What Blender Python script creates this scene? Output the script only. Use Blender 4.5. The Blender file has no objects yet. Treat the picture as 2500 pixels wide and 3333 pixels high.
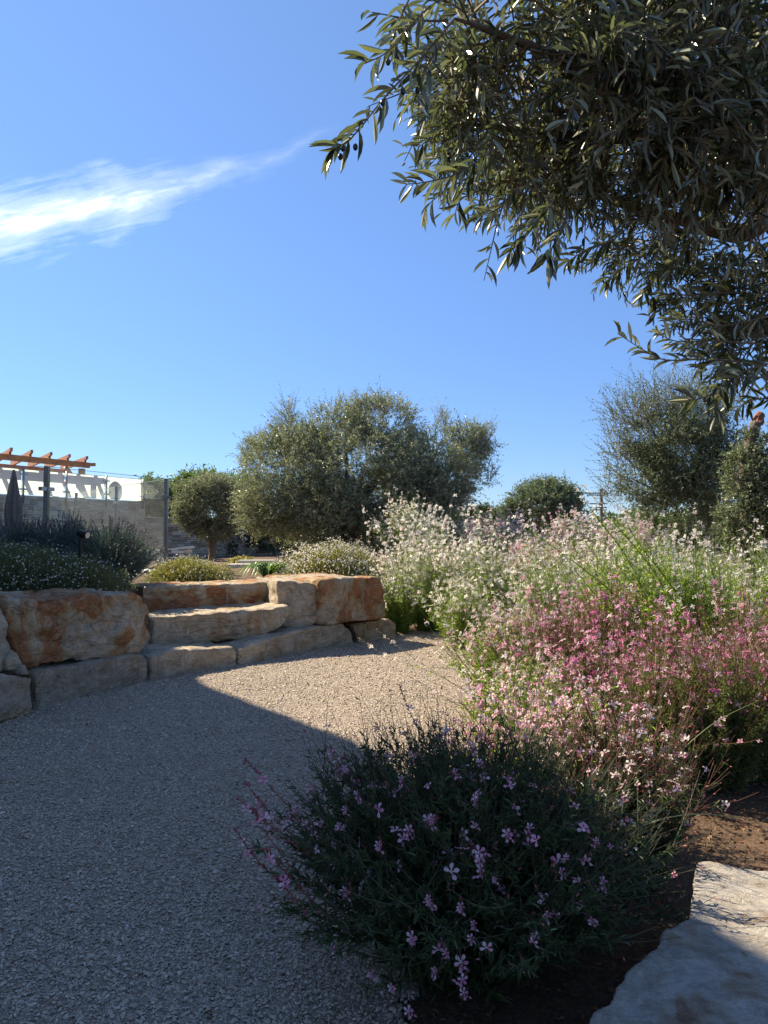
import bpy, bmesh, math, random
import numpy as np
from mathutils import Vector, Matrix, noise

rng = np.random.default_rng(7)
random.seed(7)
C = bpy.context.scene.collection
scene = bpy.context.scene
PI = math.pi

# ------------------------------------------------------------------ camera
F, CX, CY, HZ, EYE = 2312.0, 1250.0, 1666.5, 1745.0, 1.3
PITCH = math.atan((HZ - CY) / F)
cam_d = bpy.data.cameras.new("camera")
cam = bpy.data.objects.new("camera", cam_d)
C.objects.link(cam)
cam.location = (0, 0, EYE)
cam.rotation_euler = (PI / 2 + PITCH, 0, 0)
cam_d.sensor_fit = 'VERTICAL'
cam_d.sensor_height = 24
cam_d.lens = F / 3333.0 * 24
cam_d.clip_start = 0.05
cam_d.clip_end = 3000
scene.camera = cam
cp, sp = math.cos(PITCH), math.sin(PITCH)

def ray(px, py):
    x, y = (px - CX) / F, (CY - py) / F
    return np.array([x, cp - y * sp, y * cp + sp])

def P(px, py, D):                       # point at distance D along +Y
    r = ray(px, py)
    return np.array([0, 0, EYE]) + r * (D / r[1])

def Zp(px, py, z):                      # point on the level z
    r = ray(px, py)
    return np.array([0, 0, EYE]) + r * ((z - EYE) / r[2])

# ------------------------------------------------------------------ mesh tools
class MB:
    def __init__(s):
        s.v, s.f, s.n = [], [], 0
    def add(s, v, f, mi=0):
        v = np.asarray(v, float).reshape(-1, 3)
        f = np.asarray(f, int)
        s.v.append(v); s.f.append((f + s.n, mi)); s.n += len(v)
    def box(s, lo, hi, mi=0, M=None):
        x0, y0, z0 = lo; x1, y1, z1 = hi
        v = np.array([[x0,y0,z0],[x1,y0,z0],[x1,y1,z0],[x0,y1,z0],[x0,y0,z1],[x1,y0,z1],[x1,y1,z1],[x0,y1,z1]], float)
        if M is not None: v = v @ M[:3,:3].T + M[:3,3]
        s.add(v, [[3,2,1,0],[4,5,6,7],[0,1,5,4],[1,2,6,5],[2,3,7,6],[3,0,4,7]], mi)
    def bar(s, a, b, w, h, mi=0, up=(0,0,1)):       # beam between two points
        a, b = np.array(a, float), np.array(b, float)
        t = b - a; L = np.linalg.norm(t); t /= L
        sd = np.cross(t, up); sd /= np.linalg.norm(sd); u = np.cross(sd, t)
        M = np.eye(4); M[:3,0] = t; M[:3,1] = sd; M[:3,2] = u; M[:3,3] = a
        s.box((0,-w/2,-h/2), (L,w/2,h/2), mi, M)
    def build(s, name, mats, parent=None, smooth=False, loc=None):
        me = bpy.data.meshes.new(name)
        V = np.concatenate(s.v) if s.v else np.zeros((0,3))
        if loc is not None: V = V - np.asarray(loc, float)
        lt, ls, mi = [], [], []
        for f, m in s.f:
            if len(f) == 0: continue
            lt.append(f.ravel()); ls.append(np.full(len(f), f.shape[1])); mi.append(np.full(len(f), m))
        lt = np.concatenate(lt); ls = np.concatenate(ls); mi = np.concatenate(mi)
        me.vertices.add(len(V)); me.vertices.foreach_set('co', V.astype(np.float32).ravel())
        me.loops.add(len(lt)); me.loops.foreach_set('vertex_index', lt.astype(np.int32))
        me.polygons.add(len(ls))
        st = np.concatenate([[0], np.cumsum(ls)[:-1]])
        me.polygons.foreach_set('loop_start', st.astype(np.int32))
        me.polygons.foreach_set('material_index', mi.astype(np.int32))
        me.polygons.foreach_set('use_smooth', np.full(len(ls), smooth))
        me.update(calc_edges=True)
        for m in (mats if isinstance(mats, (list, tuple)) else [mats]): me.materials.append(m)
        o = bpy.data.objects.new(name, me); C.objects.link(o)
        if parent is not None: o.parent = parent
        if loc is not None and parent is None: o.location = loc
        return o

def tag(o, label=None, cat=None, group=None, kind=None):
    if label: o['label'] = label
    if cat: o['category'] = cat
    if group: o['group'] = group
    if kind: o['kind'] = kind
    return o

def empty(name, loc, label, cat, group=None):
    o = bpy.data.objects.new(name, None); C.objects.link(o)
    o.location = loc; o.empty_display_size = .1
    return tag(o, label, cat, group)

def nrm(a):
    return a / np.maximum(np.linalg.norm(a, axis=-1, keepdims=True), 1e-9)

def frames(d, ref=None, roll=None):
    """columns: side, along(d), normal. ref: vector the normal leans to"""
    d = nrm(np.asarray(d, float)); m = len(d)
    if ref is None: ref = np.tile([0., 0, 1], (m, 1))
    sd = np.cross(d, ref); bad = np.linalg.norm(sd, axis=1) < 1e-3
    sd[bad] = np.cross(d[bad], [1., .1, 0]); sd = nrm(sd)
    nn = np.cross(sd, d)
    if roll is not None:
        c, s = np.cos(roll)[:, None], np.sin(roll)[:, None]
        sd, nn = sd * c + nn * s, nn * c - sd * s
    return np.stack([sd, d, nn], axis=2)

def scatter(mb, tv, tf, pos, fr, scale, mi=0):
    """tv (n,3) template, fr (m,3,3), scale (m,) or (m,3)"""
    m = len(pos)
    if m == 0: return
    scale = np.asarray(scale, float)
    if scale.ndim == 1: scale = scale[:, None].repeat(3, 1)
    L = tv[None] * scale[:, None, :]
    W = np.einsum('mij,mnj->mni', fr, L) + np.asarray(pos)[:, None, :]
    n = len(tv)
    f = (np.asarray(tf)[None] + (np.arange(m) * n)[:, None, None]).reshape(-1, len(tf[0]))
    mb.add(W.reshape(-1, 3), f, mi)

def tubes(mb, pts, rad, sides=4, mi=0, cap=False):
    pts = np.asarray(pts, float)
    if pts.ndim == 2: pts = pts[None]
    m, k, _ = pts.shape
    rad = np.broadcast_to(np.asarray(rad, float), (m, k))
    t = nrm(np.gradient(pts, axis=1))
    ref = np.zeros_like(t); ref[..., 0] = .31; ref[..., 1] = .83; ref[..., 2] = .2
    a = nrm(np.cross(t, ref)); b = np.cross(t, a)
    an = np.arange(sides) * 2 * PI / sides
    ring = a[:, :, None, :] * np.cos(an)[None, None, :, None] + b[:, :, None, :] * np.sin(an)[None, None, :, None]
    V = pts[:, :, None, :] + ring * rad[:, :, None, None]
    base = (np.arange(m) * k * sides)[:, None, None]
    i = np.arange(k - 1)[None, :, None] * sides
    j = np.arange(sides)[None, None, :]; j2 = (j + 1) % sides
    q = np.stack([base + i + j, base + i + j2, base + i + sides + j2, base + i + sides + j], -1).reshape(-1, 4)
    mb.add(V.reshape(-1, 3), q, mi)
    if cap:
        for e in range(m):
            o0 = mb.n - m * k * sides + e * k * sides
            mb.f.append((np.array([list(range(o0, o0 + sides))[::-1]]), mi))
            mb.f.append((np.array([list(range(o0 + (k - 1) * sides, o0 + k * sides))]), mi))

def spline(ctrl, k):
    ctrl = np.asarray(ctrl, float); n = len(ctrl)
    u = np.linspace(0, n - 1, k); out = []
    for x in u:
        i = min(int(x), n - 2); f = x - i
        p0 = ctrl[max(i - 1, 0)]; p1 = ctrl[i]; p2 = ctrl[i + 1]; p3 = ctrl[min(i + 2, n - 1)]
        out.append(.5 * ((2 * p1) + (-p0 + p2) * f + (2 * p0 - 5 * p1 + 4 * p2 - p3) * f * f + (-p0 + 3 * p1 - 3 * p2 + p3) * f ** 3))
    return np.array(out)

# templates: x side, y along, z normal; unit length
def leaf_template(rows=5, bend=.18, fold=.12, prof=(.12, .75, 1, .8, .04)):
    v, f = [], []
    for r in range(rows):
        y = r / (rows - 1); w = prof[r] * .5
        z = -bend * y * y
        v += [[-w, y, z + fold * prof[r]], [0, y, z], [w, y, z + fold * prof[r]]]
    for r in range(rows - 1):
        for c in range(2):
            a = r * 3 + c
            f.append([a, a + 1, a + 4, a + 3])
    return np.array(v), np.array(f)
LEAF_HI = leaf_template()
LEAF_MD = (np.array([[0, 0, 0], [-.5, .45, .1], [0, .5, -.03], [.5, .45, .1], [0, 1, -.12]]), np.array([[0, 2, 1], [0, 3, 2], [1, 2, 4], [2, 3, 4]]))
LEAF_LO = (np.array([[0, 0, 0], [-.5, .45, .06], [0, 1, -.06], [.5, .45, .06]]), np.array([[0, 3, 2], [0, 2, 1]]))

def flower_template(detail):
    v, f = [[0, 0, 0]], []
    angs = [-104, -36, 34, 100] if detail else [-115, -42, 42, 115]
    for a in angs:
        a = math.radians(a); c, s = math.cos(a), math.sin(a)
        b = len(v)
        if detail:
            prof = [(.0, .05), (.28, .08), (.55, .22), (.8, .26), (1.0, .09)]
            lift = [0, .02, .08, .05, -.05]
            for (y, w), z in zip(prof, lift):
                for sx, zz in ((-w, .05 * (w > .2)), (w, .05 * (w > .2))):
                    v.append([sx * c + y * s, -sx * s + y * c, z + zz + .18])
            for r in range(4):
                q = b + r * 2; f.append([q, q + 1, q + 3, q + 2])
        else:
            for (sx, y, z) in ((-.3, .6, .2), (0, 1, .12), (.3, .6, .2)):
                v.append([sx * c + y * s, -sx * s + y * c, z])
            f.append([0, b + 2, b + 1, b])
    return np.array(v, float), np.array(f)
FLOWER_HI = flower_template(True)
FLOWER_LO = flower_template(False)
def octa(n=5):
    v = [[0, 0, 0]]; f = []
    for i in range(n):
        a = 2 * PI * i / n; v.append([.5 * math.cos(a), .5, .5 * math.sin(a)])
    v.append([0, 1, 0])
    for i in range(n):
        j = (i + 1) % n; f += [[0, i + 1, j + 1], [n + 1, j + 1, i + 1]]
    return np.array(v, float), np.array(f)
BUD = octa(4)

# ------------------------------------------------------------------ materials
def newmat(name):
    m = bpy.data.materials.new(name); m.use_nodes = True
    nt = m.node_tree; nt.nodes.clear()
    out = nt.nodes.new('ShaderNodeOutputMaterial')
    return m, nt, out

class NT:
    def __init__(s, nt): s.nt = nt
    def n(s, t, **kw):
        nd = s.nt.nodes.new('ShaderNode' + t)
        for k, v in kw.items():
            if k.startswith('_'): setattr(nd, k[1:], v)
            else: s.set(nd, k, v)
        return nd
    def set(s, nd, k, v):
        k = k.replace('__', ' ')
        if isinstance(k, str) and k.isdigit(): k = int(k)
        if k == 'i0': k = 0
        if k == 'i1': k = 1
        if k == 'i2': k = 2
        sock = nd.inputs[k]
        if hasattr(v, 'is_output') or isinstance(v, bpy.types.NodeSocket): s.nt.links.new(v, sock)
        else: sock.default_value = v
    def math(s, op, a, b=0.0, clamp=False):
        nd = s.nt.nodes.new('ShaderNodeMath'); nd.operation = op; nd.use_clamp = clamp
        for i, x in enumerate((a, b)):
            if isinstance(x, bpy.types.NodeSocket): s.nt.links.new(x, nd.inputs[i])
            else: nd.inputs[i].default_value = x
        return nd.outputs[0]
    def mix(s, fac, a, b, blend='MIX'):
        nd = s.nt.nodes.new('ShaderNodeMix'); nd.data_type = 'RGBA'; nd.blend_type = blend
        for i, x in ((0, fac), (6, a), (7, b)):
            if isinstance(x, bpy.types.NodeSocket): s.nt.links.new(x, nd.inputs[i])
            else: nd.inputs[i].default_value = x if i == 0 else (*x[:3], 1)
        return nd.outputs[2]
    def ramp(s, fac, stops, interp='LINEAR'):
        nd = s.nt.nodes.new('ShaderNodeValToRGB'); cr = nd.color_ramp; cr.interpolation = interp
        while len(cr.elements) < len(stops): cr.elements.new(.5)
        for e, (p, c) in zip(cr.elements, stops):
            e.position = p; e.color = (c, c, c, 1) if isinstance(c, (int, float)) else (*c[:3], 1)
        s.nt.links.new(fac, nd.inputs[0]); return nd.outputs[0]
    def noise(s, co, scale, detail=4, rough=.55, dist=0, w=None):
        nd = s.nt.nodes.new('ShaderNodeTexNoise')
        nd.inputs['Scale'].default_value = scale; nd.inputs['Detail'].default_value = detail
        nd.inputs['Roughness'].default_value = rough; nd.inputs['Distortion'].default_value = dist
        if co is not None: s.nt.links.new(co, nd.inputs['Vector'])
        return nd.outputs['Fac']
    def mapping(s, co, loc=(0,0,0), rot=(0,0,0), scale=(1,1,1)):
        nd = s.nt.nodes.new('ShaderNodeMapping')
        nd.inputs[1].default_value = loc; nd.inputs[2].default_value = rot; nd.inputs[3].default_value = scale
        s.nt.links.new(co, nd.inputs[0]); return nd.outputs[0]

def leafmat(name, top, under=None, trans=.3, rough=.42, var=.35, tcol=None, spec=.5):
    m, nt, out = newmat(name); N = NT(nt)
    g = N.n('NewGeometry')
    rnd = g.outputs['Random Per Island']
    under = under or top
    base = N.mix(g.outputs['Backfacing'], top, under)
    lo = tuple(c * (1 - var) for c in (1, 1, 1)); hi = (1 + var, 1 + var * .8, 1 + var * .3)
    tint = N.ramp(rnd, [(0, lo), (.5, (1, 1, 1)), (1, hi)])
    col = N.mix(1.0, base, tint, 'MULTIPLY')
    p = N.n('BsdfPrincipled', Base__Color=col, Roughness=rough)
    p.inputs['Specular IOR Level'].default_value = spec
    tc = tcol or tuple(min(1, c * k) for c, k in zip(top, (2.0, 2.3, 1.0)))
    tr = N.n('BsdfTranslucent', Color=N.mix(1.0, tc, tint, 'MULTIPLY'))
    ms = N.n('MixShader', i0=trans)
    nt.links.new(p.outputs[0], ms.inputs[1]); nt.links.new(tr.outputs[0], ms.inputs[2])
    nt.links.new(ms.outputs[0], out.inputs[0])
    return m

def petalmat(name, cols, trans=.45, rough=.6):
    m, nt, out = newmat(name); N = NT(nt)
    g = N.n('NewGeometry')
    st = [(i / max(1, len(cols) - 1), c) for i, c in enumerate(cols)]
    col = N.ramp(g.outputs['Random Per Island'], st)
    d = N.n('BsdfPrincipled', Base__Color=col, Roughness=rough)
    tr = N.n('BsdfTranslucent', Color=col)
    ms = N.n('MixShader', i0=trans)
    nt.links.new(d.outputs[0], ms.inputs[1]); nt.links.new(tr.outputs[0], ms.inputs[2])
    nt.links.new(ms.outputs[0], out.inputs[0]); return m

def plain(name, col, rough=.6, metal=0, nscale=0, namp=.2, bump=0, bscale=40):
    m, nt, out = newmat(name); N = NT(nt)
    tc = N.n('TexCoord').outputs['Object']
    c = None
    if nscale:
        f = N.noise(tc, nscale, 5, .6)
        c = N.ramp(f, [(.25, tuple(x * (1 - namp) for x in col)), (.75, tuple(min(1, x * (1 + namp)) for x in col))])
    p = N.n('BsdfPrincipled', Roughness=rough, Metallic=metal)
    if c is not None: nt.links.new(c, p.inputs['Base Color'])
    else: p.inputs['Base Color'].default_value = (*col, 1)
    if bump:
        b = N.n('Bump', Strength=bump, Distance=.01, Height=N.noise(tc, bscale, 5, .6))
        nt.links.new(b.outputs[0], p.inputs['Normal'])
    nt.links.new(p.outputs[0], out.inputs[0]); return m

def rockmat(name, seed, rust=.4, grey=.5, pale=.3, grooves=(), gz=(-1, 9), axis='wall', bright=1.0, ksc=1.0, cool=False):
    m, nt, out = newmat(name); N = NT(nt)
    tc = N.n('TexCoord').outputs['Object']
    co = N.mapping(tc, loc=(seed * 7.3, seed * 3.1, seed * 1.7), scale=(ksc, ksc, ksc))
    cs = N.mapping(tc, loc=(seed * 2.3, seed * 5.1, 0), rot=(0, .25, 0), scale=(1, 1, 2.6) if axis == 'wall' else (1.1 * ksc, 2.4 * ksc, ksc))
    b = lambda c: (lambda m: tuple(min(.86, (x * .55 + m * .45 if cool else x) * bright) for x in c))(sum(c) / 3)
    n1 = N.noise(co, 2.2, 6, .6, .6); n2 = N.noise(cs, 5, 8, .65, .8); n3 = N.noise(co, 16, 8, .7, .3)
    n4 = N.noise(co, 1.7, 7, .62, 1.2); n5 = N.noise(co, 3.3, 9, .68, 1.5); fine = N.noise(co, 90, 6, .7)
    c = N.mix(N.ramp(n1, [(.5 - .25 * grey, 0), (.62 - .1 * grey, 1)]), b((.58, .465, .31)), b((.49, .43, .345)))
    c = N.mix(N.ramp(n2, [(.35, 0), (.7, .75)]), c, b((.70, .585, .42)))
    # ochre then rust patches, ragged edges
    t = .71 - .2 * rust
    c = N.mix(N.ramp(n4, [(t - .08, 0), (t + .0, .85)]), c, b((.50, .30, .12)))
    c = N.mix(N.ramp(n4, [(t + .01, 0), (t + .04, .9)]), c, b((.42, .17, .065)))
    # pale lime crust
    t = .72 - .2 * pale
    c = N.mix(N.ramp(n5, [(t, 0), (t + .05, .8)]), c, b((.62, .57, .50)))
    v = N.math('ABSOLUTE', N.math('SUBTRACT', N.noise(co, 3.1, 6, .6, 2.2), .5))
    c = N.mix(N.ramp(v, [(0, .55), (.012, 0)]), c, b((.66, .60, .52)))
    v2 = N.math('ABSOLUTE', N.math('SUBTRACT', N.noise(cs, 1.6, 4, .5, 1.0), .47))
    crack = N.ramp(v2, [(0, 1), (.006, 0)])
    c = N.mix(N.ramp(N.noise(co, 4.5, 9, .72, .5), [(.38, .65), (.56, 0)]), c, N.mix(1, c, (.52, .44, .36), 'MULTIPLY'))
    c = N.mix(N.ramp(n3, [(.3, .75), (.55, 0)]), c, N.mix(1, c, (.62, .6, .58), 'MULTIPLY'))
    c = N.mix(N.ramp(fine, [(.35, .35), (.5, 0)]), c, b((.12, .1, .08)))
    gm = None
    if grooves:
        s = N.n('SeparateXYZ', i0=tc)
        wob = N.math('MULTIPLY', N.math('SUBTRACT', N.noise(co, 6, 3), .5), .03)
        xx = N.math('ADD', s.outputs[0], wob)
        for g in grooves:
            d = N.math('ABSOLUTE', N.math('SUBTRACT', xx, g))
            k = N.math('SUBTRACT', 1, N.math('DIVIDE', d, .020), clamp=True)
            gm = k if gm is None else N.math('MAXIMUM', gm, k)
        geo = N.n('TexCoord').outputs['Normal']
        ny = N.n('SeparateXYZ', i0=geo).outputs[1]
        front = N.math('MULTIPLY', N.math('SUBTRACT', N.math('MULTIPLY', ny, -1), .55), 4, clamp=True)
        gm = N.math('MULTIPLY', gm, front)
        gm = N.math('MULTIPLY', gm, N.ramp(n3, [(.3, .25), (.55, 1)]))
        c = N.mix(N.math('MULTIPLY', gm, .6), c, b((.52, .47, .39)))
    h = N.math('ADD', N.math('MULTIPLY', n2, .9), N.math('MULTIPLY', n3, .5))
    h = N.math('ADD', h, N.math('MULTIPLY', fine, .12))
    h = N.math('SUBTRACT', h, N.math('MULTIPLY', crack, .25))
    if gm is not None: h = N.math('SUBTRACT', h, N.math('MULTIPLY', gm, .35))
    bp = N.n('Bump', Strength=.6 if cool else 1.0, Distance=.06 / ksc ** .7, Height=h)
    p = N.n('BsdfPrincipled', Base__Color=c, Roughness=.82, Normal=bp.outputs[0])
    p.inputs['Specular IOR Level'].default_value = .3
    nt.links.new(p.outputs[0], out.inputs[0]); return m

# foliage palettes
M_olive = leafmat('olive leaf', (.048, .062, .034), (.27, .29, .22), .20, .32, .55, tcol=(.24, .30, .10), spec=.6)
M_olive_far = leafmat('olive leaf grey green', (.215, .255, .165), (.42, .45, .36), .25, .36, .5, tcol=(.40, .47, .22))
M_smallleaf = leafmat('small grey green leaf', (.17, .21, .12), (.28, .32, .22), .28, .42, .4, tcol=(.18, .26, .10))
M_green = leafmat('fresh green leaf', (.06, .115, .022), (.10, .16, .05), .32, .4, .4, tcol=(.22, .36, .04))
M_gaura = leafmat('gaura leaf', (.13, .21, .045), (.17, .24, .065), .45, .42, .5, tcol=(.52, .74, .10))
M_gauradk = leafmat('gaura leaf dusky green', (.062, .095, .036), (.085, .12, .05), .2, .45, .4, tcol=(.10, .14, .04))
M_lav = leafmat('lavender leaf', (.125, .19, .18), (.17, .24, .22), .12, .6, .3, tcol=(.10, .15, .10))
M_daisyleaf = leafmat('daisy bush leaf', (.12, .135, .075), (.17, .18, .11), .28, .5, .5, tcol=(.24, .28, .06))
M_yellowleaf = leafmat('backlit golden green leaf', (.16, .17, .045), (.22, .22, .08), .35, .5, .5, tcol=(.42, .42, .09))  # golden backlight of the sunlit bushes put into the leaf colour
M_hedge = leafmat('hedge leaf', (.04, .065, .02), (.07, .10, .04), .2, .45, .4)
M_grassp = leafmat('dry pinkish grass blade', (.30, .22, .17), (.30, .24, .18), .35, .6, .3)
M_stem_g = plain('green stem', (.13, .17, .06), .6, nscale=8)
M_stem_r = plain('reddish stem', (.16, .075, .055), .6, nscale=8)
M_twig = plain('olive twig', (.17, .13, .085), .8, nscale=20)
M_bark = plain('rough bark', (.13, .10, .075), .9, nscale=12, namp=.5, bump=1.0, bscale=30)
M_barkpale = plain('pale bark', (.24, .18, .12), .9, nscale=12, namp=.4, bump=1.0, bscale=40)
M_white = petalmat('white petals', [(.86, .84, .74), (.88, .86, .78), (.86, .74, .66), (.90, .88, .82)], .62)
M_blush = petalmat('blush petals', [(.90, .86, .80), (.88, .62, .64), (.90, .76, .74), (.90, .84, .80), (.80, .30, .44)], .5)
M_pink = petalmat('pink petals', [(.82, .34, .55), (.88, .60, .70), (.70, .13, .36), (.90, .78, .80), (.62, .09, .28), (.86, .46, .62)], .5)
M_palepink = petalmat('pale pink petals', [(.82, .38, .50), (.88, .58, .64), (.74, .20, .36), (.90, .74, .76), (.80, .30, .46)], .3)
M_bud = petalmat('crimson buds', [(.34, .06, .08), (.42, .14, .12), (.26, .05, .07)], .15)
M_budpale = petalmat('tan pink buds', [(.62, .48, .32), (.66, .42, .38), (.50, .48, .22)], .4)
M_daisy = petalmat('cream daisies', [(.78, .74, .62), (.80, .78, .70), (.70, .62, .42)], .35)
M_yell = petalmat('yellow flowers', [(.70, .55, .08), (.75, .62, .15)], .3)
M_lavbud = petalmat('grey lavender spikes', [(.085, .10, .10), (.10, .09, .12), (.07, .09, .08)], .1)
M_blue = petalmat('pale blue flowers', [(.50, .48, .72), (.62, .60, .78)], .3)

# ------------------------------------------------------------------ terrain
WALL = np.array([(-4.4, .5), (-3.35, 3.0), (-2.95, 4.2), (-2.62, 5.35), (-2.04, 6.34), (-1.485, 7.14), (-.59, 8.28), (-.2, 8.85), (.6, 9.6), (1.8, 10.2), (4.0, 10.6), (40, 14)])
def behind(x, y):
    """signed distance behind the foot of the boulder wall"""
    x, y = np.atleast_1d(x).astype(float), np.atleast_1d(y).astype(float)
    best = np.full(x.shape, 1e9); sg = np.ones(x.shape)
    for a, b in zip(WALL[:-1], WALL[1:]):
        d = b - a; L2 = d @ d
        t = np.clip(((x - a[0]) * d[0] + (y - a[1]) * d[1]) / L2, 0, 1)
        dx, dy = x - (a[0] + t * d[0]), y - (a[1] + t * d[1])
        D = np.hypot(dx, dy); s = np.sign(d[0] * dy - d[1] * dx)
        m = D < best; best[m] = D[m]; sg[m] = s[m]
    return best * sg
def sst(a): a = np.clip(a, 0, 1); return a * a * (3 - 2 * a)
EDGE = [(-.55, -3), (-.35, .8), (-.15, 1.6), (0.0, 2.4), (.30, 3.2), (.62, 4.2), (.85, 5.4), (.9, 7.0), (.8, 8.5), (.7, 9.7)]
def edge_x(y):
    ex = [e[0] for e in EDGE]; ey = [e[1] for e in EDGE]
    return np.interp(y, ey, ex)
TZ = .74
def ground_z(x, y):
    s = behind(x, y); x = np.atleast_1d(x).astype(float); y = np.atleast_1d(y).astype(float)
    r = sst((x - .2) / .8)
    zl = TZ * sst((s - 1.12) / .16); zr = TZ * sst((s + .1) / 2.2)
    z = zl * (1 - r) + zr * r
    bed = .10 * sst((x - edge_x(y) - .1) / .9) * (s < .4)
    return z + bed

def build_ground():
    def axis(lo, hi, c0, c1, fine):
        a = list(np.arange(c0, c1, fine)); st = fine; p = c1
        while p < hi: a.append(p); st *= 1.25; p += st
        a.append(hi); st = fine; p = c0 - fine
        b = []
        while p > lo: b.append(p); st *= 1.25; p -= st
        b.append(lo); return np.array(sorted(set(b + a)))
    X = axis(-900, 900, -5, 7, .07); Y = axis(-900, 1500, -1.5, 13, .07)
    gx, gy = np.meshgrid(X, Y)
    z = ground_z(gx.ravel(), gy.ravel()) - .02
    w = np.array([noise.noise(Vector((a * 1.3, b * 1.3, 0))) for a, b in zip(gx.ravel(), gy.ravel())])
    w2 = np.array([noise.noise(Vector((a * 5, b * 5, 3))) for a, b in zip(gx.ravel(), gy.ravel())])
    inbed = (gx.ravel() > edge_x(gy.ravel()) + .1) | (behind(gx.ravel(), gy.ravel()) > .3)
    z = z + np.where(inbed, (w * .03 + w2 * .012) * (np.hypot(gx.ravel(), gy.ravel()) < 30), -.004)
    nx, ny = len(X), len(Y)
    i = np.arange(ny - 1)[:, None] * nx + np.arange(nx - 1)[None]
    q = np.stack([i, i + 1, i + nx + 1, i + nx], -1).reshape(-1, 4)
    mb = MB(); mb.add(np.stack([gx.ravel(), gy.ravel(), z], 1), q)
    m, nt, out = newmat('reddish garden soil'); N = NT(nt)
    tc = N.n('TexCoord').outputs['Object']
    n = N.noise(tc, 9, 8, .7); n2 = N.noise(tc, 70, 6, .7)
    c = N.ramp(n, [(.3, (.07, .038, .022)), (.55, (.13, .075, .042)), (.75, (.20, .135, .08))])
    c = N.mix(N.ramp(n2, [(.45, 0), (.62, .8)]), c, (.22, .15, .09))
    b = N.n('Bump', Strength=1, Distance=.02, Height=N.math('ADD', n, n2))
    p = N.n('BsdfPrincipled', Base__Color=c, Roughness=.95, Normal=b.outputs[0])
    nt.links.new(p.outputs[0], out.inputs[0])
    tag(mb.build('ground', m, smooth=True), 'reddish brown garden soil under the plants and behind the boulder wall', 'soil', kind='structure')

def gravel_material(name):
    m, nt, out = newmat(name); N = NT(nt)
    tc = N.n('TexCoord').outputs['Object']
    co = N.mapping(tc, scale=(1, 1.25, 1))
    dn = N.n('TexNoise', Vector=tc, Scale=60.0)
    mixv = N.n('VectorMath', _operation='ADD', i0=co)
    sc = N.n('VectorMath', _operation='SCALE', i0=dn.outputs['Color']); sc.inputs['Scale'].default_value = .006
    nt.links.new(sc.outputs[0], mixv.inputs[1])
    vo = N.n('TexVoronoi', Vector=mixv.outputs[0], Scale=105.0)
    ve = N.n('TexVoronoi', Vector=mixv.outputs[0], Scale=105.0, _feature='DISTANCE_TO_EDGE')
    rc = N.n('SeparateColor', i0=vo.outputs['Color'])
    c = N.ramp(rc.outputs[0], [(0, (.27, .205, .145)), (.35, (.44, .355, .27)), (.7, (.54, .44, .34)), (.93, (.62, .52, .41)), (1, (.74, .68, .60))])
    big = N.noise(tc, 1.6, 5, .6)
    c = N.mix(N.ramp(big, [(.35, .0), (.7, .35)]), c, (.36, .28, .20))
    h = N.ramp(ve.outputs['Distance'], [(0, 0), (.22, .8), (.5, 1)])
    h2 = N.math('ADD', h, N.math('MULTIPLY', rc.outputs[1], .9))
    b = N.n('Bump', Strength=1, Distance=.006, Height=h2)
    p = N.n('BsdfPrincipled', Base__Color=c, Roughness=.75, Normal=b.outputs[0])
    nt.links.new(p.outputs[0], out.inputs[0]); return m

def gravel_z(x, y):
    return .010 + .014 * np.array([noise.noise(Vector((a * .9, b * .9, 7))) + .6 * noise.noise(Vector((a * 3.1, b * 3.1, 2))) + .4 * noise.noise(Vector((a * 7.3, b * 7.3, 5))) for a, b in zip(np.atleast_1d(x), np.atleast_1d(y))])

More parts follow.
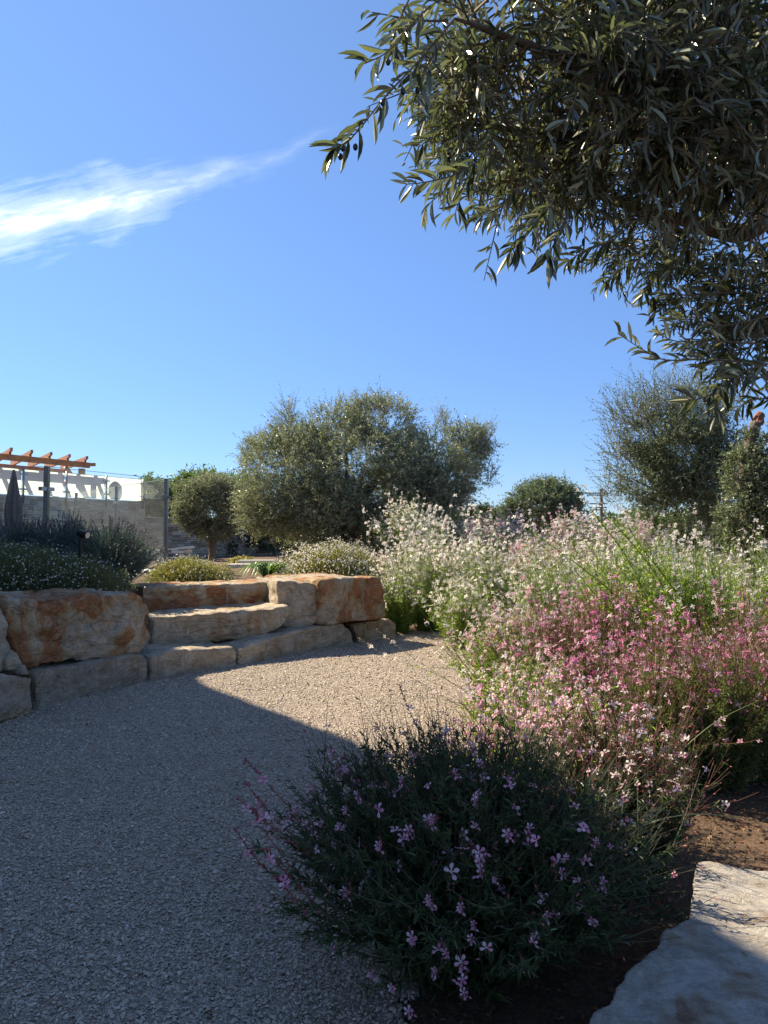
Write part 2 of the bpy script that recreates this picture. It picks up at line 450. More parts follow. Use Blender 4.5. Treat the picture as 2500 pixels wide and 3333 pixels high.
def build_gravel():
    X = np.arange(-8, 1.3, .06); Y = np.arange(-3, 10.2, .06)
    gx, gy = np.meshgrid(X, Y); fx, fy = gx.ravel(), gy.ravel()
    z = gravel_z(fx, fy)
    ins = (fx < edge_x(fy) + .22 + .05 * np.sin(fy * 9)) & (behind(fx, fy) < .25)
    nx, ny = len(X), len(Y)
    i = np.arange(ny - 1)[:, None] * nx + np.arange(nx - 1)[None]
    q = np.stack([i, i + 1, i + nx + 1, i + nx], -1).reshape(-1, 4)
    q = q[ins[q].all(1)]
    mb = MB(); mb.add(np.stack([fx, fy, z], 1), q)
    tag(mb.build('gravel_path', gravel_material('grey limestone gravel'), smooth=True), 'open area of fine grey gravel in front of the boulder steps', 'gravel', kind='structure')
    # loose chippings lying on it
    pts = []
    for (y0, y1, dens) in ((1.5, 2.6, 9500), (2.6, 3.6, 8000), (3.6, 5.0, 5500), (5.0, 6.5, 3500), (6.5, 9.3, 2200)):
        x0, x1 = -.60 * y1, 1.1
        n = int((x1 - x0) * (y1 - y0) * dens)
        x = rng.uniform(x0, x1, n); y = rng.uniform(y0, y1, n)
        k = (x < edge_x(y) + .15) & (behind(x, y) < .03) & (x > -.60 * y - .1)
        pts.append(np.stack([x[k], y[k]], 1))
    p = np.concatenate(pts); n = len(p)
    gz = np.zeros(n); zc = {}
    ky = np.round(p / .06).astype(int)
    uniq, inv = np.unique(ky, axis=0, return_inverse=True)
    gz = gravel_z(uniq[:, 0] * .06, uniq[:, 1] * .06)[inv.ravel()]
    pos = np.column_stack([p, gz + rng.uniform(0, .004, n)])
    v = np.array([[-.5, -.1, 0], [-.1, -.5, .1], [.5, -.2, -.05], [.35, .45, .05], [-.3, .5, -.05], [.0, .0, .5]])
    f = np.array([[0, 1, 5], [1, 2, 5], [2, 3, 5], [3, 4, 5], [4, 0, 5]])
    d = rng.normal(size=(n, 3)); d[:, 2] *= .25
    up = np.column_stack([rng.normal(0, .35, n), rng.normal(0, .35, n), np.ones(n)])
    fr = frames(d, up)
    s = rng.lognormal(0, .28, n)[:, None] * np.array([.0078, .0115, .0065])
    far = np.clip(p[:, 1:2] / 4, 1, 2.0) ** .5
    mb = MB(); scatter(mb, v, f, pos, fr, s * far)
    m, nt, out = newmat('limestone chippings'); N = NT(nt)
    g = N.n('NewGeometry')
    c = N.ramp(g.outputs['Random Per Island'], [(0, (.27, .205, .145)), (.35, (.43, .345, .265)), (.75, (.53, .435, .34)), (.97, (.61, .515, .41)), (1, (.70, .64, .56))])
    pr = N.n('BsdfPrincipled', Base__Color=c, Roughness=.7)
    nt.links.new(pr.outputs[0], out.inputs[0])
    tag(mb.build('gravel', m), 'loose grey limestone chippings scattered over the gravel area', 'gravel', kind='stuff')

# ------------------------------------------------------------------ stones
def z5(pts): return [(x / 1.106, y / 1.106 + 1850) for x, y in pts]

def remesh_poly(outline, thick, voxel):
    """outline (n,2) in local x,z; extruded along +y by thick; returns verts, faces"""
    bm = bmesh.new()
    fr = [bm.verts.new((a, 0, b)) for a, b in outline]
    bk = [bm.verts.new((a, thick, b)) for a, b in outline]
    n = len(fr)
    bm.faces.new(fr); bm.faces.new(bk[::-1])
    for i in range(n): bm.faces.new((fr[i], bk[i], bk[(i + 1) % n], fr[(i + 1) % n]))
    bmesh.ops.recalc_face_normals(bm, faces=bm.faces)
    me = bpy.data.meshes.new('tmp'); bm.to_mesh(me); bm.free()
    o = bpy.data.objects.new('tmp', me); C.objects.link(o)
    r = o.modifiers.new('r', 'REMESH'); r.mode = 'VOXEL'; r.voxel_size = voxel
    s = o.modifiers.new('s', 'SMOOTH'); s.factor = .5; s.iterations = 2
    dg = bpy.context.evaluated_depsgraph_get(); ev = o.evaluated_get(dg)
    me2 = bpy.data.meshes.new_from_object(ev)
    bpy.data.objects.remove(o); bpy.data.meshes.remove(me)
    return me2

def rough_mesh(me, seed, amp, flat_top=False):
    n = len(me.vertices)
    co = np.empty(n * 3); me.vertices.foreach_get('co', co); co = co.reshape(-1, 3)
    no = np.empty(n * 3); me.vertices.foreach_get('normal', no); no = no.reshape(-1, 3)
    d = np.empty(n)
    for i in range(n):
        p = Vector(co[i]) + Vector((seed * 11.3, seed * 4.7, seed * 2.9))
        a = noise.noise(p * 1.9) * 1.2
        q = p + Vector((noise.noise(p * 3), noise.noise(p * 3 + Vector((9, 0, 0))), 0)) * .12
        vd = noise.voronoi(Vector((q.x * 3.2, q.y * 3.2, q.z * 5.0)))[0]
        b = min(vd[1] - vd[0], .35) * 1.7 - .35
        c = noise.noise(p * 9) * .36 + noise.noise(p * 21) * .2
        l = math.sin((q.z * 1.0 + q.x * .12) * 34 + 3 * noise.noise(p * 2.3)) * .12
        d[i] = a * .6 + b + c + l
    co = co + no * (d * amp)[:, None]
    me.vertices.foreach_set('co', co.astype(np.float32).ravel()); me.update()
    me.polygons.foreach_set('use_smooth', np.ones(len(me.polygons), bool))

STONEN = [0]
def stone(label, pix, DL, DR, thick, mat, amp=.03, voxel=.022, inset=0, group='boulders of the stepped dry stone wall'):
    """front face outline in photo pixels, lying in the upright plane through the two depths"""
    STONEN[0] += 1
    xs = [p[0] for p in pix]; xl, xr = min(xs), max(xs)
    A, B = P(xl, 2000, DL), P(xr, 2000, DR)
    u = np.array([B[0] - A[0], B[1] - A[1]]); u /= np.linalg.norm(u); nrm2 = np.array([-u[1], u[0]])
    loc = []
    for px, py in pix:
        r = ray(px, py)
        t = (A[:2] @ nrm2) / (r[:2] @ nrm2)
        q = np.array([0, 0, EYE]) + r * t
        loc.append(((q[:2] - A[:2]) @ u, q[2]))
    me = remesh_poly(loc, thick, voxel)
    rough_mesh(me, STONEN[0], amp)
    me.materials.append(mat)
    o = bpy.data.objects.new('boulder', me); C.objects.link(o)
    o.location = (A[0], A[1], 0); o.rotation_euler = (0, 0, math.atan2(u[1], u[0]))
    tag(o, label, 'boulder', group)
    return o

def build_wall():
    g = 'boulders of the stepped dry stone wall'
    z1 = lambda pts: [(x / 1.952, 1400 + y / 1.952) for x, y in pts]
    big = z1([(30,1100),(70,1078),(200,1072),(330,1066),(450,1050),(640,1045),(840,1040),(905,1040),(935,1090),(965,1165),(974,1250),(968,1330),(935,1390),(880,1412),(760,1425),(600,1465),(420,1485),(200,1502),(140,1470),(85,1370),(55,1270),(35,1180)])
    stone('largest boulder at left, grey brown with broad rust orange patches, upper course', big, 5.22, 6.62, 1.05, rockmat('rust stained boulder', 1, .95, .45, .4), .050, .018)
    stone('long flat seat stone in the middle of the steps, tan cracked front',
          z5([(499*1.106,178),(552,176),(640,170),(740,163),(820,158),(880,150),(960,146),(1040,130),(1051,160),(1022,208),(976,235),(900,250),(740,274),(600,284),(545,284)]), 6.95, 7.88, .95, rockmat('tan seat stone', 2, .45, .5, .25, grooves=(1.42,)), .026)
    stone('low red stained back stone at top of steps behind the seat stone',
          z5([(512,66),(560,62),(640,60),(760,57),(815,53),(900,50),(962,48),(1010,50),(1012,170),(512,175)]), 7.6, 8.5, .55, rockmat('red stained stone', 3, .95, .4, .4, grooves=(.95, 1.45)), .02)
    stone('pale crusted upper stone right of the long seat stone',
          z5([(1000,47),(1060,44),(1110,50),(1146,56),(1150,120),(1152,180),(1130,206),(1080,217),(1020,214),(1000,150)]), 7.98, 8.2, .9, rockmat('pale crusted stone', 4, .35, .8, .95), .026)
    stone('upper end stone with rust streaks, against the white gaura bush',
          z5([(1152,38),(1220,34),(1300,31),(1372,33),(1384,80),(1392,178),(1300,192),(1200,204),(1158,200),(1150,120)]), 8.12, 8.88, 1.1, rockmat('rust streaked end stone', 5, .85, .6, .5, grooves=(.42, .68)), .022)
    stone('dark long bottom course stone under the largest boulder',
          z5([(125,380),(160,362),(300,345),(430,320),(520,312),(532,330),(536,425),(415,455),(280,485),(130,520)]), 5.33, 6.4, .8, rockmat('dark brown course stone', 6, .22, .75, .1, grooves=(.40, .80), bright=.85), .018)
    stone('bottom course stone with sunlit broken top in front of the seat stone',
          z5([(538,318),(600,294),(700,288),(780,284),(845,277),(853,300),(851,362),(700,394),(540,424)]), 6.42, 7.12, .8, rockmat('sunlit course stone', 7, .2, .6, .3, grooves=(.08, .36, .70)), .018)
    stone('smooth grey long bottom course stone right of the vertical joint',
          z5([(863,292),(900,276),(960,252),(1100,217),(1235,198),(1262,226),(1282,283),(1100,325),(900,360),(863,366)]), 7.14, 8.66, .9, rockmat('smooth grey course stone', 8, .1, 1.0, .12), .016)
    stone('short brown end stone of the bottom course beside the white gaura bush',
          z5([(1266,202),(1330,190),(1400,184),(1430,200),(1430,262),(1290,285),(1284,240)]), 8.68, 9.1, .8, rockmat('brown end stone', 9, .45, .3, .2), .018)
    stone('squat brown stone at the left edge of the gravel, bottom course',
          z5([(-150,400),(-40,388),(105,384),(122,397),(121,500),(110,528),(0,560),(-150,600)]), 4.55, 5.25, .8, rockmat('squat brown stone', 10, .5, .5, .4), .03)
    stone('tall grey stone cut by the left edge of the photo',
          z5([(-200,90),(-60,95),(-5,112),(14,130),(26,190),(40,285),(30,365),(0,382),(-200,400)]), 4.4, 5.2, .9, rockmat('tall grey stone', 11, .15, .9, .3), .03)
    stone('small grey wedge stone wedged between the left boulders',
          z5([(38,296),(48,288),(70,310),(85,345),(70,368),(30,370),(26,330)]), 5.12, 5.3, .3, rockmat('wedge stone', 12, .1, .9, .3), .012, .012)
    stone('tiny filler stone under the lower left corner of the largest boulder',
          z5([(80,352),(92,346),(106,372),(104,386),(78,384)]), 5.22, 5.3, .25, rockmat('filler stone', 13, .2, .7, .3), .008, .01)

def build_slab():
    z6 = [(2265,2797),(2330,2803),(2369,2813),(2449,2819),(2520,2824),(2900,2850),(3300,3000),(3300,3600),(2300,3900),(1750,3560),(1906,3333),(1982,3264),(1998,3208),(2018,3180),(2050,3145),(2105,3109),(2137,3065),(2145,3037),(2197,3009),(2241,2977),(2249,2925),(2256,2860)]
    pts = [Zp(x, y, .30)[:2] for x, y in z6]
    o0 = np.mean(pts, 0)
    # build with local z = depth below; outline in x,y
    loc = [(p[0] - o0[0], p[1] - o0[1]) for p in pts]
    me = remesh_poly(loc, .32, .012)          # local: x, depth(y), z=y
    n = len(me.vertices); co = np.empty(n * 3); me.vertices.foreach_get('co', co); co = co.reshape(-1, 3)
    co = np.stack([co[:, 0], co[:, 2], .30 - co[:, 1]], 1)
    me.vertices.foreach_set('co', co.astype(np.float32).ravel()); me.flip_normals(); me.update()
    rough_mesh(me, 31, .014)
    m = rockmat('pale weathered slab', 14, .30, 1.1, .62, axis='flat', bright=.82, ksc=2.6, cool=True)
    me.materials.append(m)
    o = bpy.data.objects.new('stone_slab', me); C.objects.link(o); o.location = (o0[0], o0[1], 0)
    tag(o, 'large pale flat slab with dappled sunlight in the bottom right corner', 'stone slab')

# ------------------------------------------------------------------ plants
GROOTS = []
def nearest_bush(p): return min(GROOTS, key=lambda r: (r.location.x - p[0]) ** 2 + (r.location.y - p[1]) ** 2)
def gaura(label, base, h, spread, nst, leaf, mats, fl=14, fsize=.015, lo=.45, detail=False, lean=(0, 0), group=None, nleaf=26, name='gaura_bush', bud=1.0, br=3, width=.16, tilt=.0, leaftop=.68):
    base = np.asarray(base, float); L, ST, PT, BD = mats
    m = nst
    az = rng.uniform(0, 2 * PI, m); out = spread * rng.uniform(.05, 1, m) ** .75
    dr = np.stack([np.cos(az), np.sin(az), np.zeros(m)], 1)
    hh = h * rng.uniform(.60, 1.12, m) * (1 - lo * (out / spread) ** 2)
    r0 = dr * (out * .22)[:, None] + rng.normal(0, .03, (m, 3)) * [1, 1, 0]
    wig = rng.normal(0, .05 * h, (m, 3)) * [1, 1, .3]; lean3 = np.array([lean[0], lean[1], 0])
    def Cv(i, t):
        t = t[:, None]
        return base + r0[i] + dr[i] * (out[i][:, None] * (.35 * t + .5 * t ** 2)) + np.array([0, 0, 1]) * hh[i][:, None] * (1.2 * t - .2 * t ** 2) + lean3 * t ** 1.5 + wig[i] * np.sin(t * 3.0)
    K = 8; T = np.linspace(0, 1, K)
    idx = np.arange(m)
    pts = np.stack([Cv(idx, np.full(m, t)) for t in T], 1)
    # side branches
    nb = m * br; bi = rng.integers(0, m, nb); bt = rng.uniform(.50, .92, nb)
    b0 = Cv(bi, bt); bt1 = nrm(Cv(bi, bt + .05) - b0)
    bd = nrm(bt1 * 1.0 + rng.normal(0, .38, (nb, 3)) + [0, 0, .25]); bl = h * rng.uniform(.12, .34, nb)
    def Bv(i, t):
        return b0[i] + bd[i] * (bl[i] * t)[:, None] + np.array([0, 0, 1]) * (bl[i] * .18 * t * t)[:, None]
    bp = np.stack([Bv(np.arange(nb), np.full(nb, t)) for t in (0, .33, .66, 1)], 1)
    root = empty(name, base, label, 'flowering bush', group); GROOTS.append(root)
    inv = -base
    ms = MB(); rs = .0022 * (1 if h < .8 else 1.3)
    tubes(ms, pts, np.linspace(rs, rs * .35, K)[None], 3)
    tubes(ms, bp, np.linspace(rs * .6, rs * .3, 4)[None], 3)
    # leaves
    ml = MB(); n = m * nleaf
    i = rng.integers(0, m, n); t = rng.uniform(.03, leaftop, n) ** 1.0
    p = Cv(i, t); tg = nrm(Cv(i, t + .03) - p)
    d = nrm(tg * rng.uniform(.35, 1.1, (n, 1)) + rng.normal(0, .62, (n, 3)))
    tmpl = LEAF_HI if detail else LEAF_LO
    sz = leaf * rng.uniform(.55, 1.15, n) * (1.15 - .75 * t)
    S = np.stack([sz * width * rng.uniform(.8, 1.3, n), sz, sz], 1)
    scatter(ml, *tmpl, p, frames(d, roll=rng.normal(0, .8, n)), S)
    n2 = nb * max(2, nleaf // 7); i2 = rng.integers(0, nb, n2); t2 = rng.uniform(0, .5, n2)
    p2 = Bv(i2, t2); d2 = nrm(bd[i2] + rng.normal(0, .6, (n2, 3)))
    sz = leaf * rng.uniform(.3, .6, n2); scatter(ml, *tmpl, p2, frames(d2, roll=rng.normal(0, .8, n2)), np.stack([sz * width, sz, sz], 1))
    # blossoms
    mf = MB(); nf = int(m * fl)
    useb = rng.random(nf) < .7
    i = rng.integers(0, m, nf); t = rng.uniform(.68, 1, nf); p = Cv(i, t); tg = nrm(Cv(i, t + .02) - p)
    j = (nb * rng.random(nf) ** 1.9).astype(int); tj = rng.uniform(.45, 1, nf); pj = Bv(j, tj)
    p = np.where(useb[:, None], pj, p); tg = np.where(useb[:, None], bd[j], tg)
    sd = nrm(rng.normal(0, 1, (nf, 3)) + tg * .5 + np.array([-.25, -.45, .1]))
    p = p + sd * fsize * .5
    # flower template lies in xy with normal z : want z = sd, y = up
    upv = np.tile([0., 0, 1], (nf, 1)) + rng.normal(0, .35, (nf, 3))
    x = nrm(np.cross(upv, sd)); y = np.cross(sd, x)
    fr = np.stack([x, y, sd], 2)
    scatter(mf, *(FLOWER_HI if detail else FLOWER_LO), p, fr, fsize * rng.uniform(.65, 1.15, nf), 0)
    nbq = int(nf * bud)
    useb = rng.random(nbq) < .72
    i = rng.integers(0, m, nbq); t = rng.uniform(.72, 1.02, nbq); p = Cv(i, t); tg = nrm(Cv(i, t + .02) - p)
    j = (nb * rng.random(nbq) ** 1.5).astype(int); tj = rng.uniform(.3, 1.03, nbq); pj = Bv(j, tj)
    p = np.where(useb[:, None], pj, p); tg = np.where(useb[:, None], bd[j], tg)
    d = nrm(tg + rng.normal(0, .45, (nbq, 3))); sz = fsize * rng.uniform(.5, 1.1, nbq)
    scatter(mf, *BUD, p, frames(d), np.stack([sz * .3, sz, sz * .3], 1), 1)
    for mb_, nm, mt in ((ms, 'stems', [ST]), (ml, 'foliage', [L]), (mf, 'blossoms', [PT, BD])):
        o = mb_.build(nm, mt, root); o.matrix_parent_inverse = Matrix.Translation(inv)
    return root, Cv, Bv, m, nb, bd

def part(mb, name, mats, root, smooth=False):
    o = mb.build(name, mats, root, smooth); o.matrix_parent_inverse = Matrix.Translation(-Vector(root.location)); return o

def mound(label, base, rx, ry, h, nleaf, nfl, leaf, mleaf, mflow, fsize, cat='shrub', group=None, name='low_shrub', nst=250, mst=None, pop=.05):
    base = np.asarray(base, float); root = empty(name, base, label, cat, group)
    def surf(n, r):
        a = rng.uniform(0, 2 * PI, n); e = np.arcsin(rng.uniform(0.0, 1, n) ** .8)
        u = np.stack([np.cos(a) * np.cos(e), np.sin(a) * np.cos(e), np.sin(e)], 1)
        lump = np.array([1 + .20 * noise.noise(Vector(x * 2.3) + Vector(base)) + .16 * noise.noise(Vector(x * 6) + Vector(base)) for x in u])
        return base + u * [rx, ry, h] * (r * lump)[:, None], u
    ml = MB(); p, u = surf(nleaf, rng.uniform(.35, 1.0, nleaf) ** .45)
    d = nrm(u * .8 + rng.normal(0, .6, (nleaf, 3)) + [0, 0, .35])
    s = leaf * rng.uniform(.6, 1.2, nleaf); scatter(ml, *LEAF_LO, p, frames(d, roll=rng.normal(0, .8, nleaf)), np.stack([s * .3, s, s], 1))
    ms = MB(); q, u = surf(nst, rng.uniform(.8, 1.0 + pop * 2, nst))
    b = base + (q - base) * [.25, .25, .05]
    mid = (b + q) / 2 + [0, 0, .1 * h]
    tubes(ms, np.stack([b, mid, q], 1), np.array([[.003, .002, .0012]]), 3)
    part(ms, 'stems', mst or M_stem_g, root); part(ml, 'foliage', mleaf, root)
    if nfl:
        mf = MB(); p, u = surf(nfl, rng.uniform(.95, 1.0 + pop, nfl) + rng.exponential(pop * .5, nfl))
        d = nrm(u + rng.normal(0, .5, (nfl, 3)) + [-.1, -.2, .3])
        an = np.arange(8) * PI / 4; tv = np.array([[0, 0, -.15]] + [[math.cos(a), math.sin(a), .12 * (i % 2)] for i, a in enumerate(an)]); tf = np.array([[0, 1 + i, 1 + (i + 1) % 8] for i in range(8)])
        x = nrm(np.cross(d, rng.normal(0, 1, (nfl, 3)))); y = np.cross(d, x)
        scatter(mf, tv, tf, p, np.stack([x, y, d], 2), fsize * rng.uniform(.6, 1.1, nfl))
        part(mf, 'blossoms', mflow, root)
    return root

def crown_leaves(blobs, n_twig, tlen, per, leaf, wr, tmpl, up=.5, rnd=.55, shell=.45, gap=.0, gscale=2.0, ctr=None, mb_l=None, mb_t=None, trad=.0025, droop=0.0, edge_only=False):
    """blobs: (x,y,z,rx,ry,rz). twigs start inside the blobs and grow outward"""
    B = np.array(blobs, float); w = (B[:, 3] * B[:, 4] + B[:, 4] * B[:, 5] + B[:, 3] * B[:, 5]); w /= w.sum()
    k = rng.choice(len(B), n_twig, p=w)
    u = nrm(rng.normal(0, 1, (n_twig, 3)))
    r = rng.uniform(shell, 1.0, n_twig) ** .5
    p = B[k, :3] + u * B[k, 3:] * r[:, None]
    if gap > 0:
        g = np.array([noise.noise(Vector(x) * gscale) for x in p]); keep = g > (-1 + gap) * .45
        p, u, k = p[keep], u[keep], k[keep]
    n = len(p)
    d = nrm(u * 1.0 + np.array([0, 0, up]) + rng.normal(0, rnd, (n, 3)))
    L = tlen * rng.uniform(.5, 1.3, n)
    bend = rng.normal(0, .25, (n, 3)) + np.array([0, 0, -droop])
    def Q(i, t): return p[i] + d[i] * (L[i] * t)[:, None] + bend[i] * (L[i] * t * t)[:, None]
    if mb_t is not None:
        pt = np.stack([Q(np.arange(n), np.full(n, t)) for t in (-.3, 0.1, .55, 1)], 1)
        tubes(mb_t, pt, np.array([[1.0, .8, .6, .3]]) * trad, 3)
    i = np.repeat(np.arange(n), per); m = len(i)
    t = np.tile(np.linspace(.05, 1.0, per), n) + rng.normal(0, .03, m)
    q = Q(i, t); tg = nrm(Q(i, t + .05) - q)
    sd = nrm(np.cross(tg, rng.normal(0, 1, (m, 3))))
    ld = nrm(tg * rng.uniform(.45, 1.0, (m, 1)) + sd * .75 + np.array([0, 0, -droop * .8]))
    s = leaf * rng.uniform(.6, 1.2, m)
    scatter(mb_l, *tmpl, q, frames(ld, roll=rng.normal(0, .9, m)), np.stack([s * wr * rng.uniform(.8, 1.25, m), s, s], 1))

def limb(mb, ctrl, r0, r1, k=14, sides=9, seed=0, gnarl=.18):
    p = spline(ctrl, k); n0 = mb.n
    rad = np.linspace(r0, r1, k)
    tubes(mb, p, rad[None], sides, cap=True)
    V = mb.v[-1]
    for a in range(len(V)):
        c = p[min(a // sides, k - 1)]
        f = 1 + gnarl * 2 * noise.noise(Vector(V[a]) * (1.2 / max(r0, .02)) * .8 + Vector((seed, 0, 0)))
        V[a] = c + (V[a] - c) * f

def blob(px, py, D, rpx, rz=None, ry=1.0):
    c = P(px, py, D); s = D / F
    return (*c, rpx * s, rpx * s * ry, (rz or rpx) * s)

exec_order = []
build_ground(); build_gravel(); build_wall(); build_slab()

# ---- white gaura
GW = (M_gaura, M_stem_g, M_white, M_budpale)
GB = (M_gaura, M_stem_g, M_blush, M_budpale)
M_gaurap = leafmat('gaura leaf olive green', (.085, .125, .042), (.11, .15, .055), .35, .45, .5, tcol=(.28, .38, .08))
GP = (M_gaurap, M_stem_r, M_pink, M_bud)
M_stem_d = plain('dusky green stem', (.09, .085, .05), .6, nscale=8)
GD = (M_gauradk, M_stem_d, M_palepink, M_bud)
def gpos(px, D, dz=0):
    x = (px - CX) / F * D
    return (x, D, float(ground_z(x, D)[0]) - .02 + dz)
wg = 'white gaura bushes in the border'
for (px, D, h, sp_, n, lb, fl) in [
    (1400, 9.75, 1.42, .72, 230, 'white gaura bush at the right end of the boulder wall, dark green base', 13),
    (1320, 11.4, 1.15, .60, 130, 'white gaura bush standing in front of the big olive tree trunk', 13),
    (1585, 9.0, 1.22, .60, 170, 'white gaura bush right of the wall end bush, green lower stems', 11),
    (1560, 11.6, 1.05, .62, 130, 'white gaura bush in front of the clipped far hedge', 12),
    (1760, 9.6, 1.25, .62, 150, 'pinkish white gaura bush in front of the rounded far olive tree', 12),
    (1790, 7.2, 1.10, .60, 160, 'white gaura bush just behind the leftmost pink gaura clumps', 6),
    (1960, 10.4, 1.10, .62, 130, 'white gaura bush in front of the utility pole', 12),
    (2010, 8.0, 1.18, .60, 150, 'white gaura bush left of the small leaved tree trunk', 6),
    (2190, 9.2, 1.15, .60, 140, 'white gaura bush under the small leaved tree', 7),
    (2260, 7.2, 1.15, .58, 150, 'white gaura bush in front of the pale slim trunk', 5),
    (1300, 9.45, .95, .45, 120, 'small dark green gaura bush hugging the upper end stone, white flowers on top', 9),
    (1500, 8.3, .85, .45, 110, 'low white gaura bush at the far end of the gravel', 7),
    (1650, 13.0, 1.0, .7, 110, 'far white gaura bush in front of the distant hedge', 12),
    (1850, 13.2, 1.0, .7, 110, 'far white gaura bush left of the pole', 12),
    (2060, 12.4, 1.0, .7, 110, 'far white gaura bush in front of the mid green hedge bush', 12),
    (2420, 8.2, 1.20, .60, 140, 'white gaura bush beside the cut off ivy trunk', 6),
    (2500, 6.0, 1.15, .52, 140, 'white gaura bush at the right edge of the photo with large near flowers', 5)]:
    gaura(lb, gpos(px, D), h, sp_, n, .055, GW if D < 9.3 or px < 1500 else GB, fl=fl * .76, fsize=.027, group=wg, nleaf=75, lo=.35, bud=.4, leaftop=.92, width=.15)
# leafier green ones
for (px, D, h, sp_, n, lb) in [
    (2050, 5.5, 1.16, .52, 150, 'leafy green gaura with long bare leaning shoots above the pink clumps'),
    (2300, 5.0, 1.10, .50, 150, 'leafy green gaura with scattered white flowers at right of the border')]:
    gaura(lb, gpos(px, D), h, sp_, n, .075, GW, fl=3, fsize=.020, group=wg, nleaf=80, lo=.3, bud=.5, leaftop=.9, width=.17)
# pink gaura
pg = 'pink gaura bushes in the border'
for (px, D, h, sp_, n, mt, fl, lb) in [
    (1640, 5.3, .80, .50, 150, GB, 9, 'blush white gaura bush leaning over the sunlit gravel'),
    (1790, 4.9, .82, .46, 140, GP, 6, 'bright pink gaura clump in the middle of the border'),
    (1990, 4.9, .84, .46, 140, GP, 4, 'pink gaura clump below the long green leaning shoots'),
    (1700, 4.0, .62, .42, 130, GB, 6, 'mixed white and pink gaura clump beside the gravel edge'),
    (1930, 3.9, .66, .44, 150, GP, 5, 'deep pink gaura clump behind the sunlit pale pink flowers'),
    (2180, 4.1, .74, .46, 150, GP, 4.5, 'deep pink gaura clump above the bare red soil'),
    (2420, 4.3, .80, .46, 150, GP, 5, 'deep pink gaura clump at the right edge of the photo'),
    (2330, 3.5, .70, .44, 150, GP, 1.5, 'dark leafy gaura clump overhanging the bare soil, few flowers'),
    (2120, 3.45, .58, .34, 110, GP, 1.5, 'smaller leafy gaura clump at the left end of the bare soil'),
    (2520, 3.6, .74, .42, 130, GP, 2, 'leafy gaura clump cut by the right edge above the slab')]:
    gaura(lb, gpos(px, D), h, sp_, n, .055, mt, fl=fl, fsize=.0185, group=pg, nleaf=80, lo=.35, bud=.9, leaftop=.85)
# sunlit pale pink one behind the near bush
gaura('sunlit pale pink gaura clump directly behind the dark near bush', gpos(1790, 2.95), .62, .46, 230, .060, (M_gaura, M_stem_g, petalmat('bright pink and white petals', [(.92, .84, .84), (.90, .55, .66), (.84, .26, .44), (.92, .80, .80)], .5), M_bud), fl=4, fsize=.020, detail=True, group=pg, nleaf=46, bud=1.4, lo=.3)
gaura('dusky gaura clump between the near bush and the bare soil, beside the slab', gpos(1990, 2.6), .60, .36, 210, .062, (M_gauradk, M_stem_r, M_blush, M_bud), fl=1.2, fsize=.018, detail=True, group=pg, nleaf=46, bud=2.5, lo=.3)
# the near dark bush, with flowers as parts
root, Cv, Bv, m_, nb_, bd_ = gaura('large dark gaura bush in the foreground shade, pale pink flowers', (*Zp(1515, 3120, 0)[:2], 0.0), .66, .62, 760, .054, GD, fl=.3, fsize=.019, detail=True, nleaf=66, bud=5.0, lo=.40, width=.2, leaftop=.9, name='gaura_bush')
nearbase = np.array(root.location)

# single flowers of the near bush
def flower_mesh(kind):
    mb = MB(); v, f = FLOWER_HI; v = v.copy()
    if kind == 1: v[:, 0] *= .75; v[:, 2] += .35 * np.abs(v[:, 0]); v[:, 1] *= .9
    if kind == 2: v[:, 2] += .9 * np.hypot(v[:, 0], v[:, 1]) ** 1.3; v[:, :2] *= .6
    mb.add(v, f, 0)
    st = []
    for a in np.radians([150, 165, 180, 195, 210, 172, 188]):
        d = np.array([math.sin(a), math.cos(a), .8]); st.append(np.stack([np.zeros(3), d * .35, d * .8 + [0, -.1, 0]]))
    tubes(mb, np.array(st), .014, 3, 0)
    for q in st: scatter(mb, *BUD, q[-1:], frames(np.array([[0., 1, .3]])), np.array([[.05, .14, .05]]), 1)
    # spike of buds and faded blooms behind the open flower
    tubes(mb, [[0, -1.6, -.9], [.05, -.3, -.35], [.0, 1.3, -.45]], .035, 4, 1)
    n = 26; t = rng.random(n); p = np.stack([rng.normal(0, .1, n), -1.2 + 2.5 * t, -.5 + rng.normal(0, .1, n)], 1)
    dd = nrm(np.stack([rng.normal(0, .8, n), .7 + .4 * t, rng.normal(.1, .7, n)], 1)); L = rng.uniform(.35, .8, n) * (1.15 - .5 * t)
    scatter(mb, *BUD, p, frames(dd), np.stack([L * .26, L, L * .26], 1), 1)
    n = 4; p = np.stack([rng.normal(0, .3, n), rng.uniform(-1.0, -.2, n), rng.uniform(-.4, -.1, n)], 1)
    dd = nrm(rng.normal(0, 1, (n, 3)) + [0, -1.2, .4]); scatter(mb, *LEAF_MD, p, frames(dd), np.tile([[.45, .8, .8]], (n, 1)), 0)
    o = mb.build('flower', [M_palepink, M_bud]); me = o.data; bpy.data.objects.remove(o); return me
fmeshes = [flower_mesh(k) for k in (0, 1, 2, 2, 1)]
SPOTS = [(845,2620),(1010,2570),(1085,2810),(1105,2690),(1050,2680),(1310,2540),(1330,2700),(1235,2750),(1500,2950),(1540,3010),(1450,3100),(1500,3130),(1420,3160),(1275,3215),(1330,3290),(1780,2980),(1840,2790),(1650,2715),(1545,2610),(1700,3140),(1885,2945),(1480,2520),(1400,2935),(975,2860),(1000,2880),(1390,2670),(1720,2700),(1940,2740),(1130,2900),(1560,2480),(1510,3230),(1960,2870),(1165,2590),(880,2700),(1260,2465),(960,2640),(1000,2610),(1610,2860),(1560,2800),(1340,3050)]
SPOTS += [(x + rng.normal(0, 38), y + rng.normal(0, 38)) for x, y in SPOTS if rng.random() < .45]
